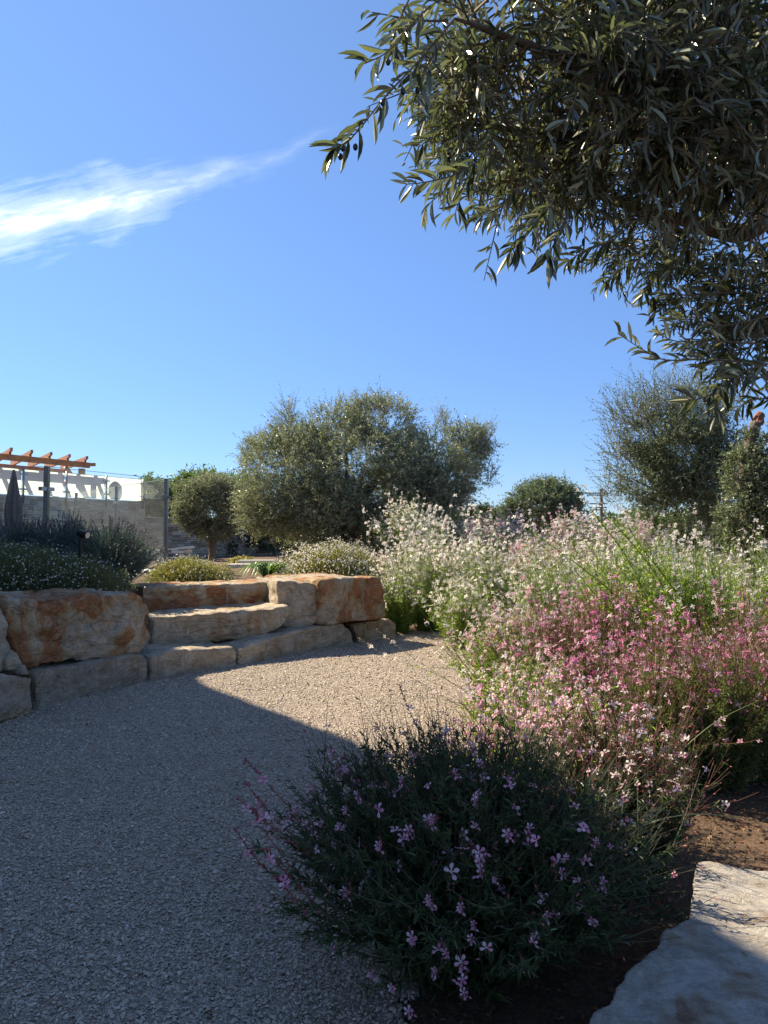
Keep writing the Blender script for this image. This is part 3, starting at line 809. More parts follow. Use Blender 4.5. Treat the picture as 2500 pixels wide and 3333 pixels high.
for (px, py) in SPOTS:
    # intersect the pixel ray with the bush's dome so that the flower sits on its surface
    r = ray(px, py); o = np.array([0, 0, EYE]); S = np.array([.60, .58, .64]); c = nearbase + [0, 0, .02]
    a = r / S; b = (o - c) / S; A_, B_, C_ = a @ a, 2 * a @ b, b @ b - 1
    disc = B_ * B_ - 4 * A_ * C_
    t = (-B_ - math.sqrt(disc)) / (2 * A_) if disc > 0 else -B_ / (2 * A_)
    p = o + r * t
    if p[2] < .03: p = Zp(px, py, .04)
    d = nrm((p - c) / S + np.array([-.1, -.8, .25]) + rng.normal(0, .3, 3))
    x = nrm(np.cross(np.array([(p[0] - c[0]) * 1.2, 0, 1.]) + rng.normal(0, .4, 3), d)); y = np.cross(d, x)
    fo = bpy.data.objects.new('flower', fmeshes[rng.integers(0, 5)]); C.objects.link(fo); fo.parent = root
    s = .016 * rng.uniform(.65, 1.2)
    M = Matrix(np.block([[np.stack([x, y, d], 1) * s, (p - nearbase).reshape(3, 1)], [np.zeros((1, 3)), np.ones((1, 1))]]).tolist())
    fo.matrix_local = M

# long flower wands of the near bush reaching over the gravel
def wands(lst, D0s, root, leafm, petm, budm, stem=M_stem_r, flowers=3):
    ms, ml, mf = MB(), MB(), MB()
    for pix, Ds in zip(lst, D0s):
        ctrl = [P(x, y, d) for (x, y), d in zip(pix, Ds)]
        k = 16; p = spline(ctrl, k); tubes(ms, p, np.linspace(.002, .001, k)[None], 4)
        n = 75; t = rng.uniform(.3, 1, n); i = (t * (k - 1)).astype(int).clip(0, k - 2); q = p[i] + (p[i + 1] - p[i]) * rng.random((n, 1))
        tg = nrm(p[i + 1] - p[i]); d = nrm(tg + rng.normal(0, .5, (n, 3))); s = .016 * rng.uniform(.5, 1.1, n)
        scatter(mf, *BUD, q, frames(d), np.stack([s * .32, s, s * .32], 1), 1)
        n = 16; t = rng.uniform(0, .5, n); i = (t * (k - 1)).astype(int); tg = nrm(p[i + 1] - p[i])
        s = .05 * rng.uniform(.5, 1, n); scatter(ml, *LEAF_HI, p[i], frames(nrm(tg + rng.normal(0, .6, (n, 3))), roll=rng.normal(0, .6, n)), np.stack([s * .17, s, s], 1))
        n = flowers; t = rng.uniform(.6, .9, n); i = (t * (k - 1)).astype(int)
        sd = nrm(rng.normal(0, .5, (n, 3)) + [0, -1, .3]); x = nrm(np.cross(np.tile([0., 0, 1], (n, 1)), sd)); y = np.cross(sd, x)
        scatter(mf, *FLOWER_HI, p[i] + sd * .012, np.stack([x, y, sd], 2), .017 * rng.uniform(.8, 1.1, n), 0)
    part(ms, 'flower_stalks', stem, root); part(ml, 'stalk_leaves', leafm, root); part(mf, 'stalk_blossoms', [petm, budm], root)
wands([[(1150,2800),(1000,2690),(880,2560),(800,2470)],[(1120,2830),(950,2720),(800,2550)],[(1150,2900),(950,2740),(775,2600)],
       [(1100,2950),(880,2840),(765,2700)],[(1150,3000),(980,2860),(860,2700),(830,2640)],[(1300,2850),(1200,2640),(1080,2450)],
       [(1100,3100),(960,2930),(900,2855)],[(1200,2700),(1130,2540),(1075,2430)],[(1420,2700),(1350,2520),(1330,2440)],[(1150,3050),(1010,2930),(860,2760)],
       [(1250,2700),(1160,2560),(1060,2470)],[(1500,2600),(1400,2450),(1340,2330),(1300,2230)],[(1250,2760),(1180,2600),(1120,2460)]],
      [(2.1,2.15,2.2,2.2)]+[(2.05,2.1,2.1)]+[(2.0,2.02,2.0)]*1+[(1.95,1.95,1.9)]+[(1.95,2.0,2.0,2.0)]+[(2.2,2.3,2.35)]+[(1.9,1.88,1.85)]+[(2.3,2.35,2.4)]+[(2.35,2.4,2.45)]+[(1.9,1.92,1.9)]+[(2.3,2.35,2.4)]+[(2.6,2.7,2.8,2.8)]+[(2.3,2.35,2.4)],
      root, M_gauradk, M_palepink, M_bud, flowers=2)
# white wands over the gravel: belong to the blush bush
wr = nearest_bush(gpos(1640, 5.3))
wands([[(1640,2330),(1450,2210),(1250,2130),(1165,2075)],[(1640,2330),(1480,2230),(1330,2130),(1225,2050)],[(1660,2340),(1560,2210),(1470,2120),(1290,2060)],
       [(1640,2330),(1560,2200),(1400,2170)],[(1640,2380),(1500,2300),(1330,2200)],[(1680,2330),(1500,2290),(1310,2250)],[(1700,2350),(1500,2150),(1440,1990)]],
      [(4.6,4.7,4.9,5)]*3+[(4.6,4.6,4.7)]*4, wr, M_gaura, M_white, M_budpale, M_stem_g, 5)
# the long bare leaning shoots, upper right
wr2 = nearest_bush(gpos(2050, 5.5))
ms, ml, mf = MB(), MB(), MB()
for pix in ([(2160,2100),(2060,1850),(1940,1680),(1870,1590)],[(2260,2080),(2120,1850),(1990,1690),(1895,1575)],[(2200,2120),(1960,1900),(1760,1750),(1650,1665)],[(2300,2060),(2180,1900),(2060,1740),(2010,1640)],
            [(2120,2100),(1950,1950),(1830,1800)],[(2330,2100),(2250,1950),(2190,1790)],[(2420,2100),(2330,1900),(2300,1760)]):
    p = spline([P(x, y, 5.0) for x, y in pix], 24); tubes(ms, p, np.linspace(.0045, .0012, 24)[None], 4)
    n = 190; t = rng.uniform(0, .75, n); i = (t * 23).astype(int); tg = nrm(p[i + 1] - p[i])
    s = .075 * rng.uniform(.5, 1.1, n) * (1.1 - t); scatter(ml, *LEAF_MD, p[i] + (p[i + 1] - p[i]) * rng.random((n, 1)), frames(nrm(tg * 1.2 + rng.normal(0, .55, (n, 3))), roll=rng.normal(0, .7, n)), np.stack([s * .16, s, s], 1))
    n = 8; i = rng.integers(17, 23, n); sd = nrm(rng.normal(0, .6, (n, 3)) + [0, -1, .2]); x = nrm(np.cross(np.tile([0., 0, 1], (n, 1)), sd)); y = np.cross(sd, x)
    scatter(mf, *FLOWER_HI, p[i] + sd * .01, np.stack([x, y, sd], 2), .019 * rng.uniform(.7, 1.1, n), 0)
part(ms, 'long_shoots', M_stem_g, wr2); part(ml, 'shoot_foliage', M_gaura, wr2); part(mf, 'shoot_blossoms', [M_white], wr2)

# single white wands rising out of the border against the sky
for _ in range(46):
    ms = MB(); px = rng.uniform(1230, 2500); D = rng.uniform(6.2, 9.2); yt = rng.uniform(1610, 1720) + 25 * (px > 1700); dx = rng.normal(-25, 60)
    p = spline([P(px, 1960, D), P(px + dx * .3, 1840, D), P(px + dx, yt, D)], 12); tubes(ms, p, np.linspace(.003, .0012, 12)[None], 3)
    n = 16; i = rng.integers(6, 11, n); sd = nrm(rng.normal(0, .7, (n, 3)) + [0, -1, .2]); x = nrm(np.cross(np.tile([0., 0, 1], (n, 1)) + rng.normal(0, .3, (n, 3)), sd)); y = np.cross(sd, x)
    q = p[i] + (p[i + 1] - p[i]) * rng.random((n, 1)); scatter(ms, *FLOWER_LO, q[:9] + sd[:9] * .015, np.stack([x, y, sd], 2)[:9], .027 * rng.uniform(.6, 1.1, 9), 2)
    scatter(ms, *BUD, q, frames(nrm(rng.normal(0, .5, (n, 3)) + [0, 0, 1.])), np.tile([[.006, .02, .006]], (n, 1)), 3)
    n = 20; i = rng.integers(0, 6, n); z_ = .05 * rng.uniform(.5, 1, n); scatter(ms, *LEAF_LO, p[i], frames(nrm(rng.normal(0, .6, (n, 3)) + [0, 0, 1.])), np.stack([z_ * .16, z_, z_], 1), 1)
    part(ms, 'flower_wand', [M_stem_g, M_gaura, M_white, M_budpale], nearest_bush(P(px, 1960, D)))

# arching grass stalks near the slab
for pts, lb in (([(2060,2700,2.3),(2180,2660,2.3),(2300,2650,2.35),(2440,2665,2.4)], 'single long green grass blade arching over the bare soil'),
                ([(2050,2720,2.3),(2150,2640,2.35),(2220,2580,2.4),(2258,2550,2.4)], 'short pale dry stalk slanting up beside the dark near bush'),
                ([(2080,2590,2.6),(2200,2460,2.7),(2330,2350,2.8),(2470,2280,2.9)], 'long pale dry stalk slanting across the pink flowers at right')):
    mb = MB(); p = spline([P(*q) for q in pts], 20); tubes(mb, p, np.linspace(.0032, .001, 20)[None], 4)
    root_ = mb.build('grass_stalk', leafmat('stalk', (.28, .30, .14), trans=.2) , smooth=True, loc=p[0]); tag(root_, lb, 'grass stalk')

# mulch on the soil
def build_mulch():
    n = 26000; x = rng.uniform(.0, 4.2, n); y = rng.uniform(1.3, 7.0, n)
    k = x > edge_x(y) + .05; x, y = x[k], y[k]; n = len(x)
    z = ground_z(x, y) - .008
    d = rng.normal(0, 1, (n, 3)); d[:, 2] *= .25; s = rng.uniform(.008, .035, n)
    mb = MB(); scatter(mb, *LEAF_MD, np.column_stack([x, y, z]), frames(d, roll=rng.normal(0, .6, n)), np.stack([s * rng.uniform(.15, .6, n), s, s], 1))
    m = petalmat('dead leaves and bark chips', [(.10, .045, .025), (.20, .10, .055), (.30, .18, .10), (.14, .07, .04), (.38, .26, .16)], .1, .9)
    tag(mb.build('mulch', m), 'brown bark chips and dead leaves on the bare soil', 'mulch', kind='stuff')
build_mulch()
n = 420; x = rng.uniform(-3.2, 1.0, n); y = 1.6 + 6.5 * rng.random(n) ** 1.3; k = (x < edge_x(y) + .1) & (behind(x, y) < -.02) & ((rng.random(n) < .25) | (x > edge_x(y) - .5) | (behind(x, y) > -.35)); x, y = x[k], y[k]; n = len(x)
d = rng.normal(0, 1, (n, 3)); d[:, 2] *= .12; q_ = rng.uniform(.012, .04, n); mb = MB()
scatter(mb, *LEAF_MD, np.column_stack([x, y, gravel_z(x, y) + .010]), frames(d, roll=rng.normal(0, .3, n)), np.stack([q_ * rng.uniform(.12, .4, n), q_, q_], 1))
n = 46; x = rng.uniform(.55, 1.5, n); y = rng.uniform(1.35, 2.2, n); k = x > .97 - (2.15 - y) * .62 + .12; x, y = x[k], y[k]; n = len(x)
d = rng.normal(0, 1, (n, 3)); d[:, 2] *= .1; q_ = rng.uniform(.006, .026, n)
scatter(mb, *LEAF_MD, np.column_stack([x, y, np.full(n, .313)]), frames(d, roll=rng.normal(0, .25, n)), np.stack([q_ * rng.uniform(.2, .5, n), q_, q_], 1))
tag(mb.build('fallen_leaves', petalmat('dry leaf litter', [(.12, .07, .04), (.24, .16, .09), (.34, .26, .15)], .1, .9)), 'dry fallen leaves and twigs lying on the gravel and the pale slab', 'fallen leaves', kind='stuff')

# ---- terrace plants
def tz(px, D): x = (px - CX) / F * D; return (x, D, TZ - .03)
dg = 'daisy bushes on the terrace'
mound('shaded daisy bush with tiny white flowers at the left edge above the tall grey stone', tz(30, 6.9), .75, .60, .52, 15000, 800, .030, M_daisyleaf, M_daisy, .0078, 'daisy bush', dg, 'daisy_bush', 500, pop=.08)
mound('shaded daisy bush with tiny white flowers spilling behind the largest boulder', tz(215, 7.0), .62, .50, .38, 12000, 520, .030, M_daisyleaf, M_daisy, .0078, 'daisy bush', dg, 'daisy_bush', 400, pop=.09)
mound('low sunlit golden shrub behind the red stained back stone', tz(620, 8.9), .56, .40, .30, 14000, 700, .028, M_yellowleaf, M_daisy, .0085, 'shrub', None, 'low_shrub', 400, pop=.12)
mound('broad sunlit mound of cream daisies above the upper end stone', tz(1085, 10.0), .74, .55, .47, 17000, 3200, .030, M_yellowleaf, M_daisy, .0105, 'daisy bush', dg, 'daisy_bush', 700, pop=.10)
mound('small yellow flowering cushion plant behind the white kerb', tz(790, 14.0), .32, .3, .19, 3000, 500, .03, M_daisyleaf, M_yell, .012, 'plant', None, 'cushion_plant', 60)

def lavender(label, base, rx, h, n, group):
    base = np.asarray(base, float); root = empty('lavender_bush', base, label, 'lavender', group)
    a = rng.uniform(0, 2 * PI, n); r = rx * rng.random(n) ** .6; dr = np.stack([np.cos(a), np.sin(a), np.zeros(n)], 1)
    hh = h * rng.uniform(.6, 1.02, n) * (1 - .42 * (r / rx) ** 2)
    K = 6; T = np.linspace(0, 1, K)
    P0 = base + dr * (r * .35)[:, None]
    def Cv(i, t): return P0[i] + dr[i] * (r[i] * (.25 * t + .45 * t * t))[:, None] + np.array([0, 0, 1.]) * (hh[i] * t)[:, None]
    pts = np.stack([Cv(np.arange(n), np.full(n, t)) for t in T], 1)
    ms, ml, mf = MB(), MB(), MB(); tubes(ms, pts, np.linspace(.003, .0018, K)[None], 3)
    m = n * 60; i = rng.integers(0, n, m); t = rng.uniform(.25, .97, m); p = Cv(i, t); tg = nrm(Cv(i, t + .03) - p)
    d = nrm(tg * 1.3 + rng.normal(0, .5, (m, 3))); s = .045 * rng.uniform(.6, 1.1, m)
    scatter(ml, *LEAF_LO, p, frames(d, roll=rng.normal(0, .8, m)), np.stack([s * .22, s, s], 1))
    e = rng.random(n) < .4; i = np.where(e)[0]; tip = Cv(i, np.full(len(i), 1.0)); tg = nrm(tip - Cv(i, np.full(len(i), .95)))
    for q in range(9):
        w = nrm(tg + rng.normal(0, .35, (len(i), 3))); s = .027 * rng.uniform(.7, 1.1, len(i)); scatter(mf, *BUD, tip + tg * (.010 * q), frames(w), np.stack([s * .4, s, s * .4], 1))
    part(ms, 'stems', M_stem_g, root); part(ml, 'foliage', M_lav, root); part(mf, 'flower_spikes', M_lavbud, root)
lg = 'lavender bushes on the terrace'
lavender('dark grey green lavender bush right of the garden spotlight, down to the boulders', tz(365, 8.0), .50, .72, 620, lg)
lavender('dark grey green lavender bush directly behind the garden spotlight', tz(230, 8.5), .52, .82, 620, lg)
lavender('dark grey green lavender bush behind the left daisy bush', tz(90, 8.7), .50, .78, 560, lg)

def blades(label, base, n, length, width, mat, cat, name, spread=1.0, group=None, up=.8):
    base = np.asarray(base, float); a = rng.uniform(0, 2 * PI, n); L = length * rng.uniform(.6, 1.1, n); lean = rng.uniform(.25, 1.0, n) * spread
    dr = np.stack([np.cos(a), np.sin(a), np.zeros(n)], 1); sd = np.stack([-np.sin(a), np.cos(a), np.zeros(n)], 1)
    mb = MB(); K = 8
    for i in range(n):
        v = []
        for k in range(K):
            t = k / (K - 1); c = base + dr[i] * (.03 + L[i] * lean[i] * t) + np.array([0, 0, L[i] * (up * 1.7 * t - (up * 1.7 - .25 + .5 * lean[i] * .6) * t * t)])
            w = width * (1 - t ** 2.5) * .5 + .0008; v += [c - sd[i] * w + [0, 0, w * .4], c, c + sd[i] * w + [0, 0, w * .4]]
        f = []
        for k in range(K - 1):
            for c_ in range(2): q = k * 3 + c_; f.append([q, q + 1, q + 4, q + 3])
        mb.add(v, f)
    return tag(mb.build(name, mat, smooth=True, loc=base), label, cat, group)
M_strap = leafmat('strap leaf', (.07, .14, .035), (.1, .18, .05), .3, .35, .3, tcol=(.25, .42, .06))
blades('clump of glossy green strap leaves beside the cream daisy mound', tz(868, 10.0), 110, .58, .030, M_strap, 'agapanthus', 'agapanthus')
blades('second smaller clump of strap leaves behind the first near the white kerb', tz(905, 11.2), 40, .42, .028, M_strap, 'agapanthus', 'agapanthus')
blades('tuft of fine pinkish ornamental grass behind the strap leaves', tz(925, 12.4), 260, .48, .006, M_grassp, 'ornamental grass', 'ornamental_grass', .55, up=1.0)
blades('upright tuft of green grass leaves among the white gaura bushes', gpos(1600, 8.2), 120, .75, .012, M_strap, 'ornamental grass', 'ornamental_grass', .6, up=.95)

# ---- spotlight
M_dark = plain('dark bronze metal', (.035, .03, .028), .45, .6)
M_steel = plain('brushed steel', (.36, .36, .35), .38, 1.0, nscale=30, namp=.1)
def spotlight():
    b = P(262, 1790, 7.35); b[2] = TZ
    r = empty('garden_spotlight', b, 'small dark bronze garden spotlight on a post among the lavender', 'garden light')
    h = P(270, 1738, 7.35)
    mb = MB(); tubes(mb, [b + [0, 0, -.05], [b[0], b[1], h[2] - .05]], .018, 12, cap=True); part(mb, 'post', M_dark, r)
    d = np.array([.9, -.35, -.22]); d /= np.linalg.norm(d); c = np.array(h)
    mb = MB(); tubes(mb, [c - d * .055, c - d * .05, c + d * .055, c + d * .062], [[.030, .038, .038, .036]], 20, cap=True); part(mb, 'lamp_head', M_dark, r)
    mb = MB(); tubes(mb, [c + d * .0625, c + d * .066], .031, 20, cap=True); part(mb, 'lens', plain('frosted lens', (.55, .52, .45), .3), r)
    mb = MB(); mb.bar([b[0], b[1], h[2] - .07], c - [0, 0, .02], .02, .012); part(mb, 'bracket', M_dark, r)
spotlight()

# ---- glass fence
def glassmat(name, frost=.08, tint=(.97, .985, .98)):
    m, nt, out = newmat(name); N = NT(nt)
    tc = N.n('TexCoord').outputs['Object']
    tr = N.n('BsdfTransparent'); tr.inputs[0].default_value = (*tint, 1)
    gl = N.n('BsdfGlossy', Roughness=.02)
    lw = N.n('LayerWeight', Blend=.5)
    m1 = N.n('MixShader', i0=N.math('ADD', N.math('MULTIPLY', N.math('POWER', lw.outputs['Facing'], 5.0), .5), .02, True))
    nt.links.new(tr.outputs[0], m1.inputs[1]); nt.links.new(gl.outputs[0], m1.inputs[2])
    df = N.n('BsdfTranslucent'); df.inputs[0].default_value = (.75, .78, .76, 1)
    dd = N.n('BsdfDiffuse'); dd.inputs[0].default_value = (.75, .78, .76, 1)
    m0 = N.n('MixShader', i0=.5); nt.links.new(df.outputs[0], m0.inputs[1]); nt.links.new(dd.outputs[0], m0.inputs[2])
    st = N.noise(tc, 7, 8, .75); st = N.ramp(st, [(.3, frost * .5), (.75, frost * 2.0)])
    m2 = N.n('MixShader', i0=st); nt.links.new(m1.outputs[0], m2.inputs[1]); nt.links.new(m0.outputs[0], m2.inputs[2])
    nt.links.new(m2.outputs[0], out.inputs[0]); return m
M_glass = glassmat('water stained clear glass', .025)
M_edge = plain('green glass edge', (.45, .62, .56), .15)
def frostmat():
    m, nt, out = newmat('frosted glass'); N = NT(nt)
    tc = N.n('TexCoord').outputs['Object']; n = N.noise(tc, 3, 4)
    c = N.ramp(n, [(.3, (.70, .80, .74)), (.7, (.76, .85, .80))])
    tr = N.n('BsdfTranslucent', Color=c); d = N.n('BsdfPrincipled', Base__Color=c, Roughness=.35)
    ms = N.n('MixShader', i0=.75); nt.links.new(d.outputs[0], ms.inputs[1]); nt.links.new(tr.outputs[0], ms.inputs[2])
    nt.links.new(ms.outputs[0], out.inputs[0]); return m
M_frost = frostmat()

def ln(a, b, t): return np.asarray(a) * (1 - t) + np.asarray(b) * t
corner = P(540, 1700, 11.35); c2 = P(150, 1700, 9.33); c3 = (c2[0] - 2.2, 9.05, 0); f1 = P(378, 1700, 13.1); f2 = P(247, 1700, 15.1); f3 = (-7.9, 14.2, 0)
gf = empty('glass_fence', (corner[0], corner[1], TZ), 'clear frameless glass pool fence with steel posts behind the lavender', 'glass fence')
def fence_post(p, ztop, w=.06, clamp=(0, 0)):
    mb = MB(); mb.box((p[0] - w / 2, p[1] - w / 2, TZ - .1), (p[0] + w / 2, p[1] + w / 2, ztop)); part(mb, 'post', M_steel, gf)
    for z in (.32, 1.18):
        mb = MB(); d = np.array([clamp[0], clamp[1], 0.]); d /= max(np.linalg.norm(d), 1e-6)
        a = np.array([p[0], p[1], TZ + z]); mb.bar(a - d * .10, a + d * .10, .065, .05); part(mb, 'clamp', M_steel, gf)
def pane(a, b, z0, z1, m=M_glass, root=gf, name='glass_panel', gapm=.05, th=.012):
    a = np.array([a[0], a[1]]); b = np.array([b[0], b[1]]); d = b - a; L = np.linalg.norm(d); d /= L
    a = a + d * gapm; b = b - d * gapm
    mb = MB()
    if m is M_frost: mb.add([[*a, z0], [*b, z0], [*b, z1], [*a, z1]], [[0, 1, 2, 3]])
    else: mb.bar([*a, (z0 + z1) / 2], [*b, (z0 + z1) / 2], th, z1 - z0)
    part(mb, name, m, root)
    mb = MB(); mb.bar([*a, z1 + .004], [*b, z1 + .004], th, .006); part(mb, 'glass_edge', M_edge, root)
fence_post(corner, 2.22, clamp=(c2 - corner)[:2]); fence_post(c2, 2.22, clamp=(corner - c2)[:2]); fence_post(f1, 2.22, .045, (f2 - f1)[:2]); fence_post(f2, 2.22, .045, (f2 - f1)[:2]); fence_post(f3, 2.22, .045, (1, 0))
pane(corner, c2, TZ + .06, 2.21); pane(c2, c3, TZ + .06, 2.21); pane(corner, f1, TZ + .06, 2.21); pane(f1, f2, TZ + .06, 2.21); pane(f2, f3, TZ + .06, 2.21); fence_post(c3, 2.22, clamp=(1, 0))

# ---- stone clad wall and frosted screen
def cladmat():
    m, nt, out = newmat('stacked stone cladding'); N = NT(nt)
    tc = N.n('TexCoord').outputs['Object']; s = N.n('SeparateXYZ', i0=tc); cb = N.n('CombineXYZ', i0=s.outputs[0], i1=s.outputs[2])
    cols = []
    for k, (w, h, o) in enumerate(((.36, .11, .5), (.24, .055, .37))):
        bt = N.n('TexBrick', Vector=cb.outputs[0], Scale=1.0); bt.inputs['Color1'].default_value = (.27, .195, .13, 1); bt.inputs['Color2'].default_value = (.84, .73, .58, 1)
        bt.inputs['Mortar'].default_value = (.12, .10, .08, 1); bt.inputs['Mortar Size'].default_value = .004; bt.inputs['Brick Width'].default_value = w; bt.inputs['Row Height'].default_value = h; bt.offset = o; bt.inputs['Bias'].default_value = -.1
        cols.append(bt)
    sel = N.n('TexBrick', Vector=cb.outputs[0], Scale=1.0); sel.inputs['Brick Width'].default_value = .9; sel.inputs['Row Height'].default_value = .22
    sel.inputs['Color1'].default_value = (0, 0, 0, 1); sel.inputs['Color2'].default_value = (1, 1, 1, 1); sel.inputs['Mortar Size'].default_value = 0
    sf = N.ramp(sel.outputs['Color'], [(.5, 0), (.52, 1)])
    c = N.mix(sf, cols[0].outputs['Color'], cols[1].outputs['Color'])
    c = N.mix(N.ramp(N.noise(tc, 2.5, 6), [(.4, 0), (.75, .4)]), c, (.22, .17, .12))
    c = N.mix(N.ramp(N.noise(tc, 25, 6), [(.4, .4), (.6, 0)]), c, (.3, .27, .22))
    hf = N.mix(sf, cols[0].outputs['Fac'], cols[1].outputs['Fac'])
    h = N.math('SUBTRACT', N.math('MULTIPLY', c, 1.2), hf)
    b = N.n('Bump', Strength=.8, Distance=.02, Height=h)
    p = N.n('BsdfPrincipled', Base__Color=c, Roughness=.85, Normal=b.outputs[0]); nt.links.new(p.outputs[0], out.inputs[0]); return m
M_clad = cladmat()
def wall_seg(name, a, b, z0, z1a, z1b, th, mat, label, cat='wall', cap=None):
    a = np.array(a[:2]); b = np.array(b[:2]); d = b - a; L = np.linalg.norm(d); ang = math.atan2(d[1], d[0])
    mb = MB(); mb.add([[0,0,z0],[L,0,z0],[L,th,z0],[0,th,z0],[0,0,z1a],[L,0,z1b],[L,th,z1b],[0,th,z1a]], [[3,2,1,0],[4,5,6,7],[0,1,5,4],[1,2,6,5],[2,3,7,6],[3,0,4,7]])
    o = mb.build(name, mat); o.location = (*a, 0); o.rotation_euler = (0, 0, ang)
    tag(o, label, cat)
    if cap:
        mb = MB(); mb.add([[-.02,-.03,z1a+.002],[L+.02,-.03,z1b+.002],[L+.02,th+.03,z1b+.002],[-.02,th+.03,z1a+.002],[-.02,-.03,z1a+.042],[L+.02,-.03,z1b+.042],[L+.02,th+.03,z1b+.042],[-.02,th+.03,z1a+.042]], [[3,2,1,0],[4,5,6,7],[0,1,5,4],[1,2,6,5],[2,3,7,6],[3,0,4,7]])
        mb.build('coping', cap, o)
    return o
wd = np.array([1.83, 3.2]) / math.hypot(1.83, 3.2); wn = np.array([-wd[1], wd[0]])
def onwall(px):      # point of the wall line seen in that column
    k = (px - CX) / F; t = (k * 14.7 + 7.95) / (wd[0] - k * wd[1]); return np.array([-7.95, 14.7]) + wd * t
W0 = onwall(0) - wd * 6; W1 = onwall(472); W2 = onwall(930)
M_cap = plain('pale coping stone', (.42, .40, .36), .8, nscale=10)
wall_seg('stone_wall', W0, W1, TZ - .2, 2.17, 2.17, .3, M_clad, 'high stacked stone wall carrying the frosted glass screen at left')
wall_seg('stone_wall', W1 + wd * .01, W2, TZ - .2, 1.76, 1.60, .3, M_clad, 'lower stacked stone wall behind the small standard tree', cap=M_cap)
# utility socket plate
mb = MB(); sp0 = onwall(128); mb.box((-.07, -.02, -.06), (.07, -.003, .06)); so = mb.build('wall_socket', plain('pale plastic', (.5, .48, .44), .5)); so.location = (*sp0, P(128, 1643, sp0[1])[2]); so.rotation_euler = (0, 0, math.atan2(wd[1], wd[0])); tag(so, 'small pale square wall socket on the high stone wall', 'wall socket')
# frosted screen
fs = empty('frosted_screen', (*onwall(300), 2.17), 'frosted glass screen on top of the high stone wall with the pergola shadow on it', 'glass screen')
ps = [-400, -180, 72, 213, 343, 463]
for i, px in enumerate(ps):
    q = onwall(px) - wn * .02; w = .022
    mb = MB(); tubes(mb, [[q[0], q[1], 2.0], [q[0], q[1], 2.76 if i < 5 else 2.74]], .024, 12, cap=True); part(mb, 'post', M_steel, fs, True)
    for z in (2.30, 2.62):
        mb = MB(); mb.bar([*(q - wd * .09), z], [*(q + wd * .09), z], .03, .035); part(mb, 'clamp', M_steel, fs)
for a, b in zip(ps[:-1], ps[1:]):
    pane(onwall(a) + wn * .04, onwall(b) + wn * .04, 2.19, 2.73, M_frost, fs, 'glass_panel', .01 if b != 72 else .01, .012)
# rear wall gap: shrub etc come below

# ---- pergola
M_wood = plain('orange brown stained timber', (.43, .19, .07), .55, nscale=9, namp=.35, bump=.3, bscale=60)
def pergola():
    zt = 3.08
    A = P(-330, 1400, 13.9); A = np.array([A[0], A[1]]); off = .47
    base0 = onwall(150) + wn * off
    wr_ = nrm(np.array([-.58, .81]))
    def L(s, d=0): q = base0 + wd * s + wr_ * d; return q
    # near beam from far left to right tip
    tip = onwall(330) + wn * off; s1 = (tip - base0) @ wd
    r = empty('pergola', (*L(s1 - .2), TZ), 'orange brown timber pergola with notched rafters standing behind the frosted screen', 'pergola')
    s0 = s1 - 5.6
    def notch_beam(d, s0, s1, name):
        mb = MB(); a = L(s0, d); b = L(s1, d)
        mb.bar([*a, zt - .075], [*b, zt - .075], .07, .13)
        mb.bar([*b, zt - .055], [*(b + wd * .16), zt - .04], .07, .08); part(mb, name, M_wood, r)
    notch_beam(0, s0, s1, 'beam'); notch_beam(2.3, s0, s1 - .1, 'beam')
    s = s1 - .14
    while s > s0:
        mb = MB(); a = L(s, -.30); b = L(s, 2.6)
        mb.bar([*L(s, -.12), zt + .04], [*b, zt + .04], .05, .13)
        mb.bar([*a, zt + .075], [*L(s, -.12), zt + .065], .05, .07); part(mb, 'rafter', M_wood, r)
        s -= .47
    for d, e in ((0, -.2), (2.3, -.35)):
        for s in (s1 + e, s0 + .4, (s0 + s1) / 2 - .8):
            q = L(s, d); mb = MB(); mb.box((q[0] - .06, q[1] - .06, TZ), (q[0] + .06, q[1] + .06, zt - .17)); part(mb, 'post', M_wood, r)
            for sg in (-1, 1):
                mb = MB(); mb.bar([*L(s + sg * .03, d), zt - .62], [*L(s + sg * .45, d), zt - .17], .06, .09)
                if not (sg == 1 and s > s1 - .6 and d == 0) : part(mb, 'brace', M_wood, r)
pergola()
# unseen object behind the frosted screen, given a heater form for its rounded shadow
q = onwall(378) + wn * .28
pl = empty('heater_shape', (*q, TZ), 'unseen heater shaped object put in for its grey shadow on the frosted screen', 'patio heater')
mb = MB(); tubes(mb, [[*q, TZ], [*q, 2.6]], .025, 10, cap=True); part(mb, 'pole', M_dark, pl)
prof = [(2.50, .02), (2.52, .15), (2.57, .20), (2.66, .20), (2.72, .15), (2.74, .02)]
mb = MB(); tubes(mb, [[q[0] + 1e-4 * i, q[1], z] for i, (z, _) in enumerate(prof)], [[x for _, x in prof]], 24, cap=True); part(mb, 'hood', M_dark, pl, True)

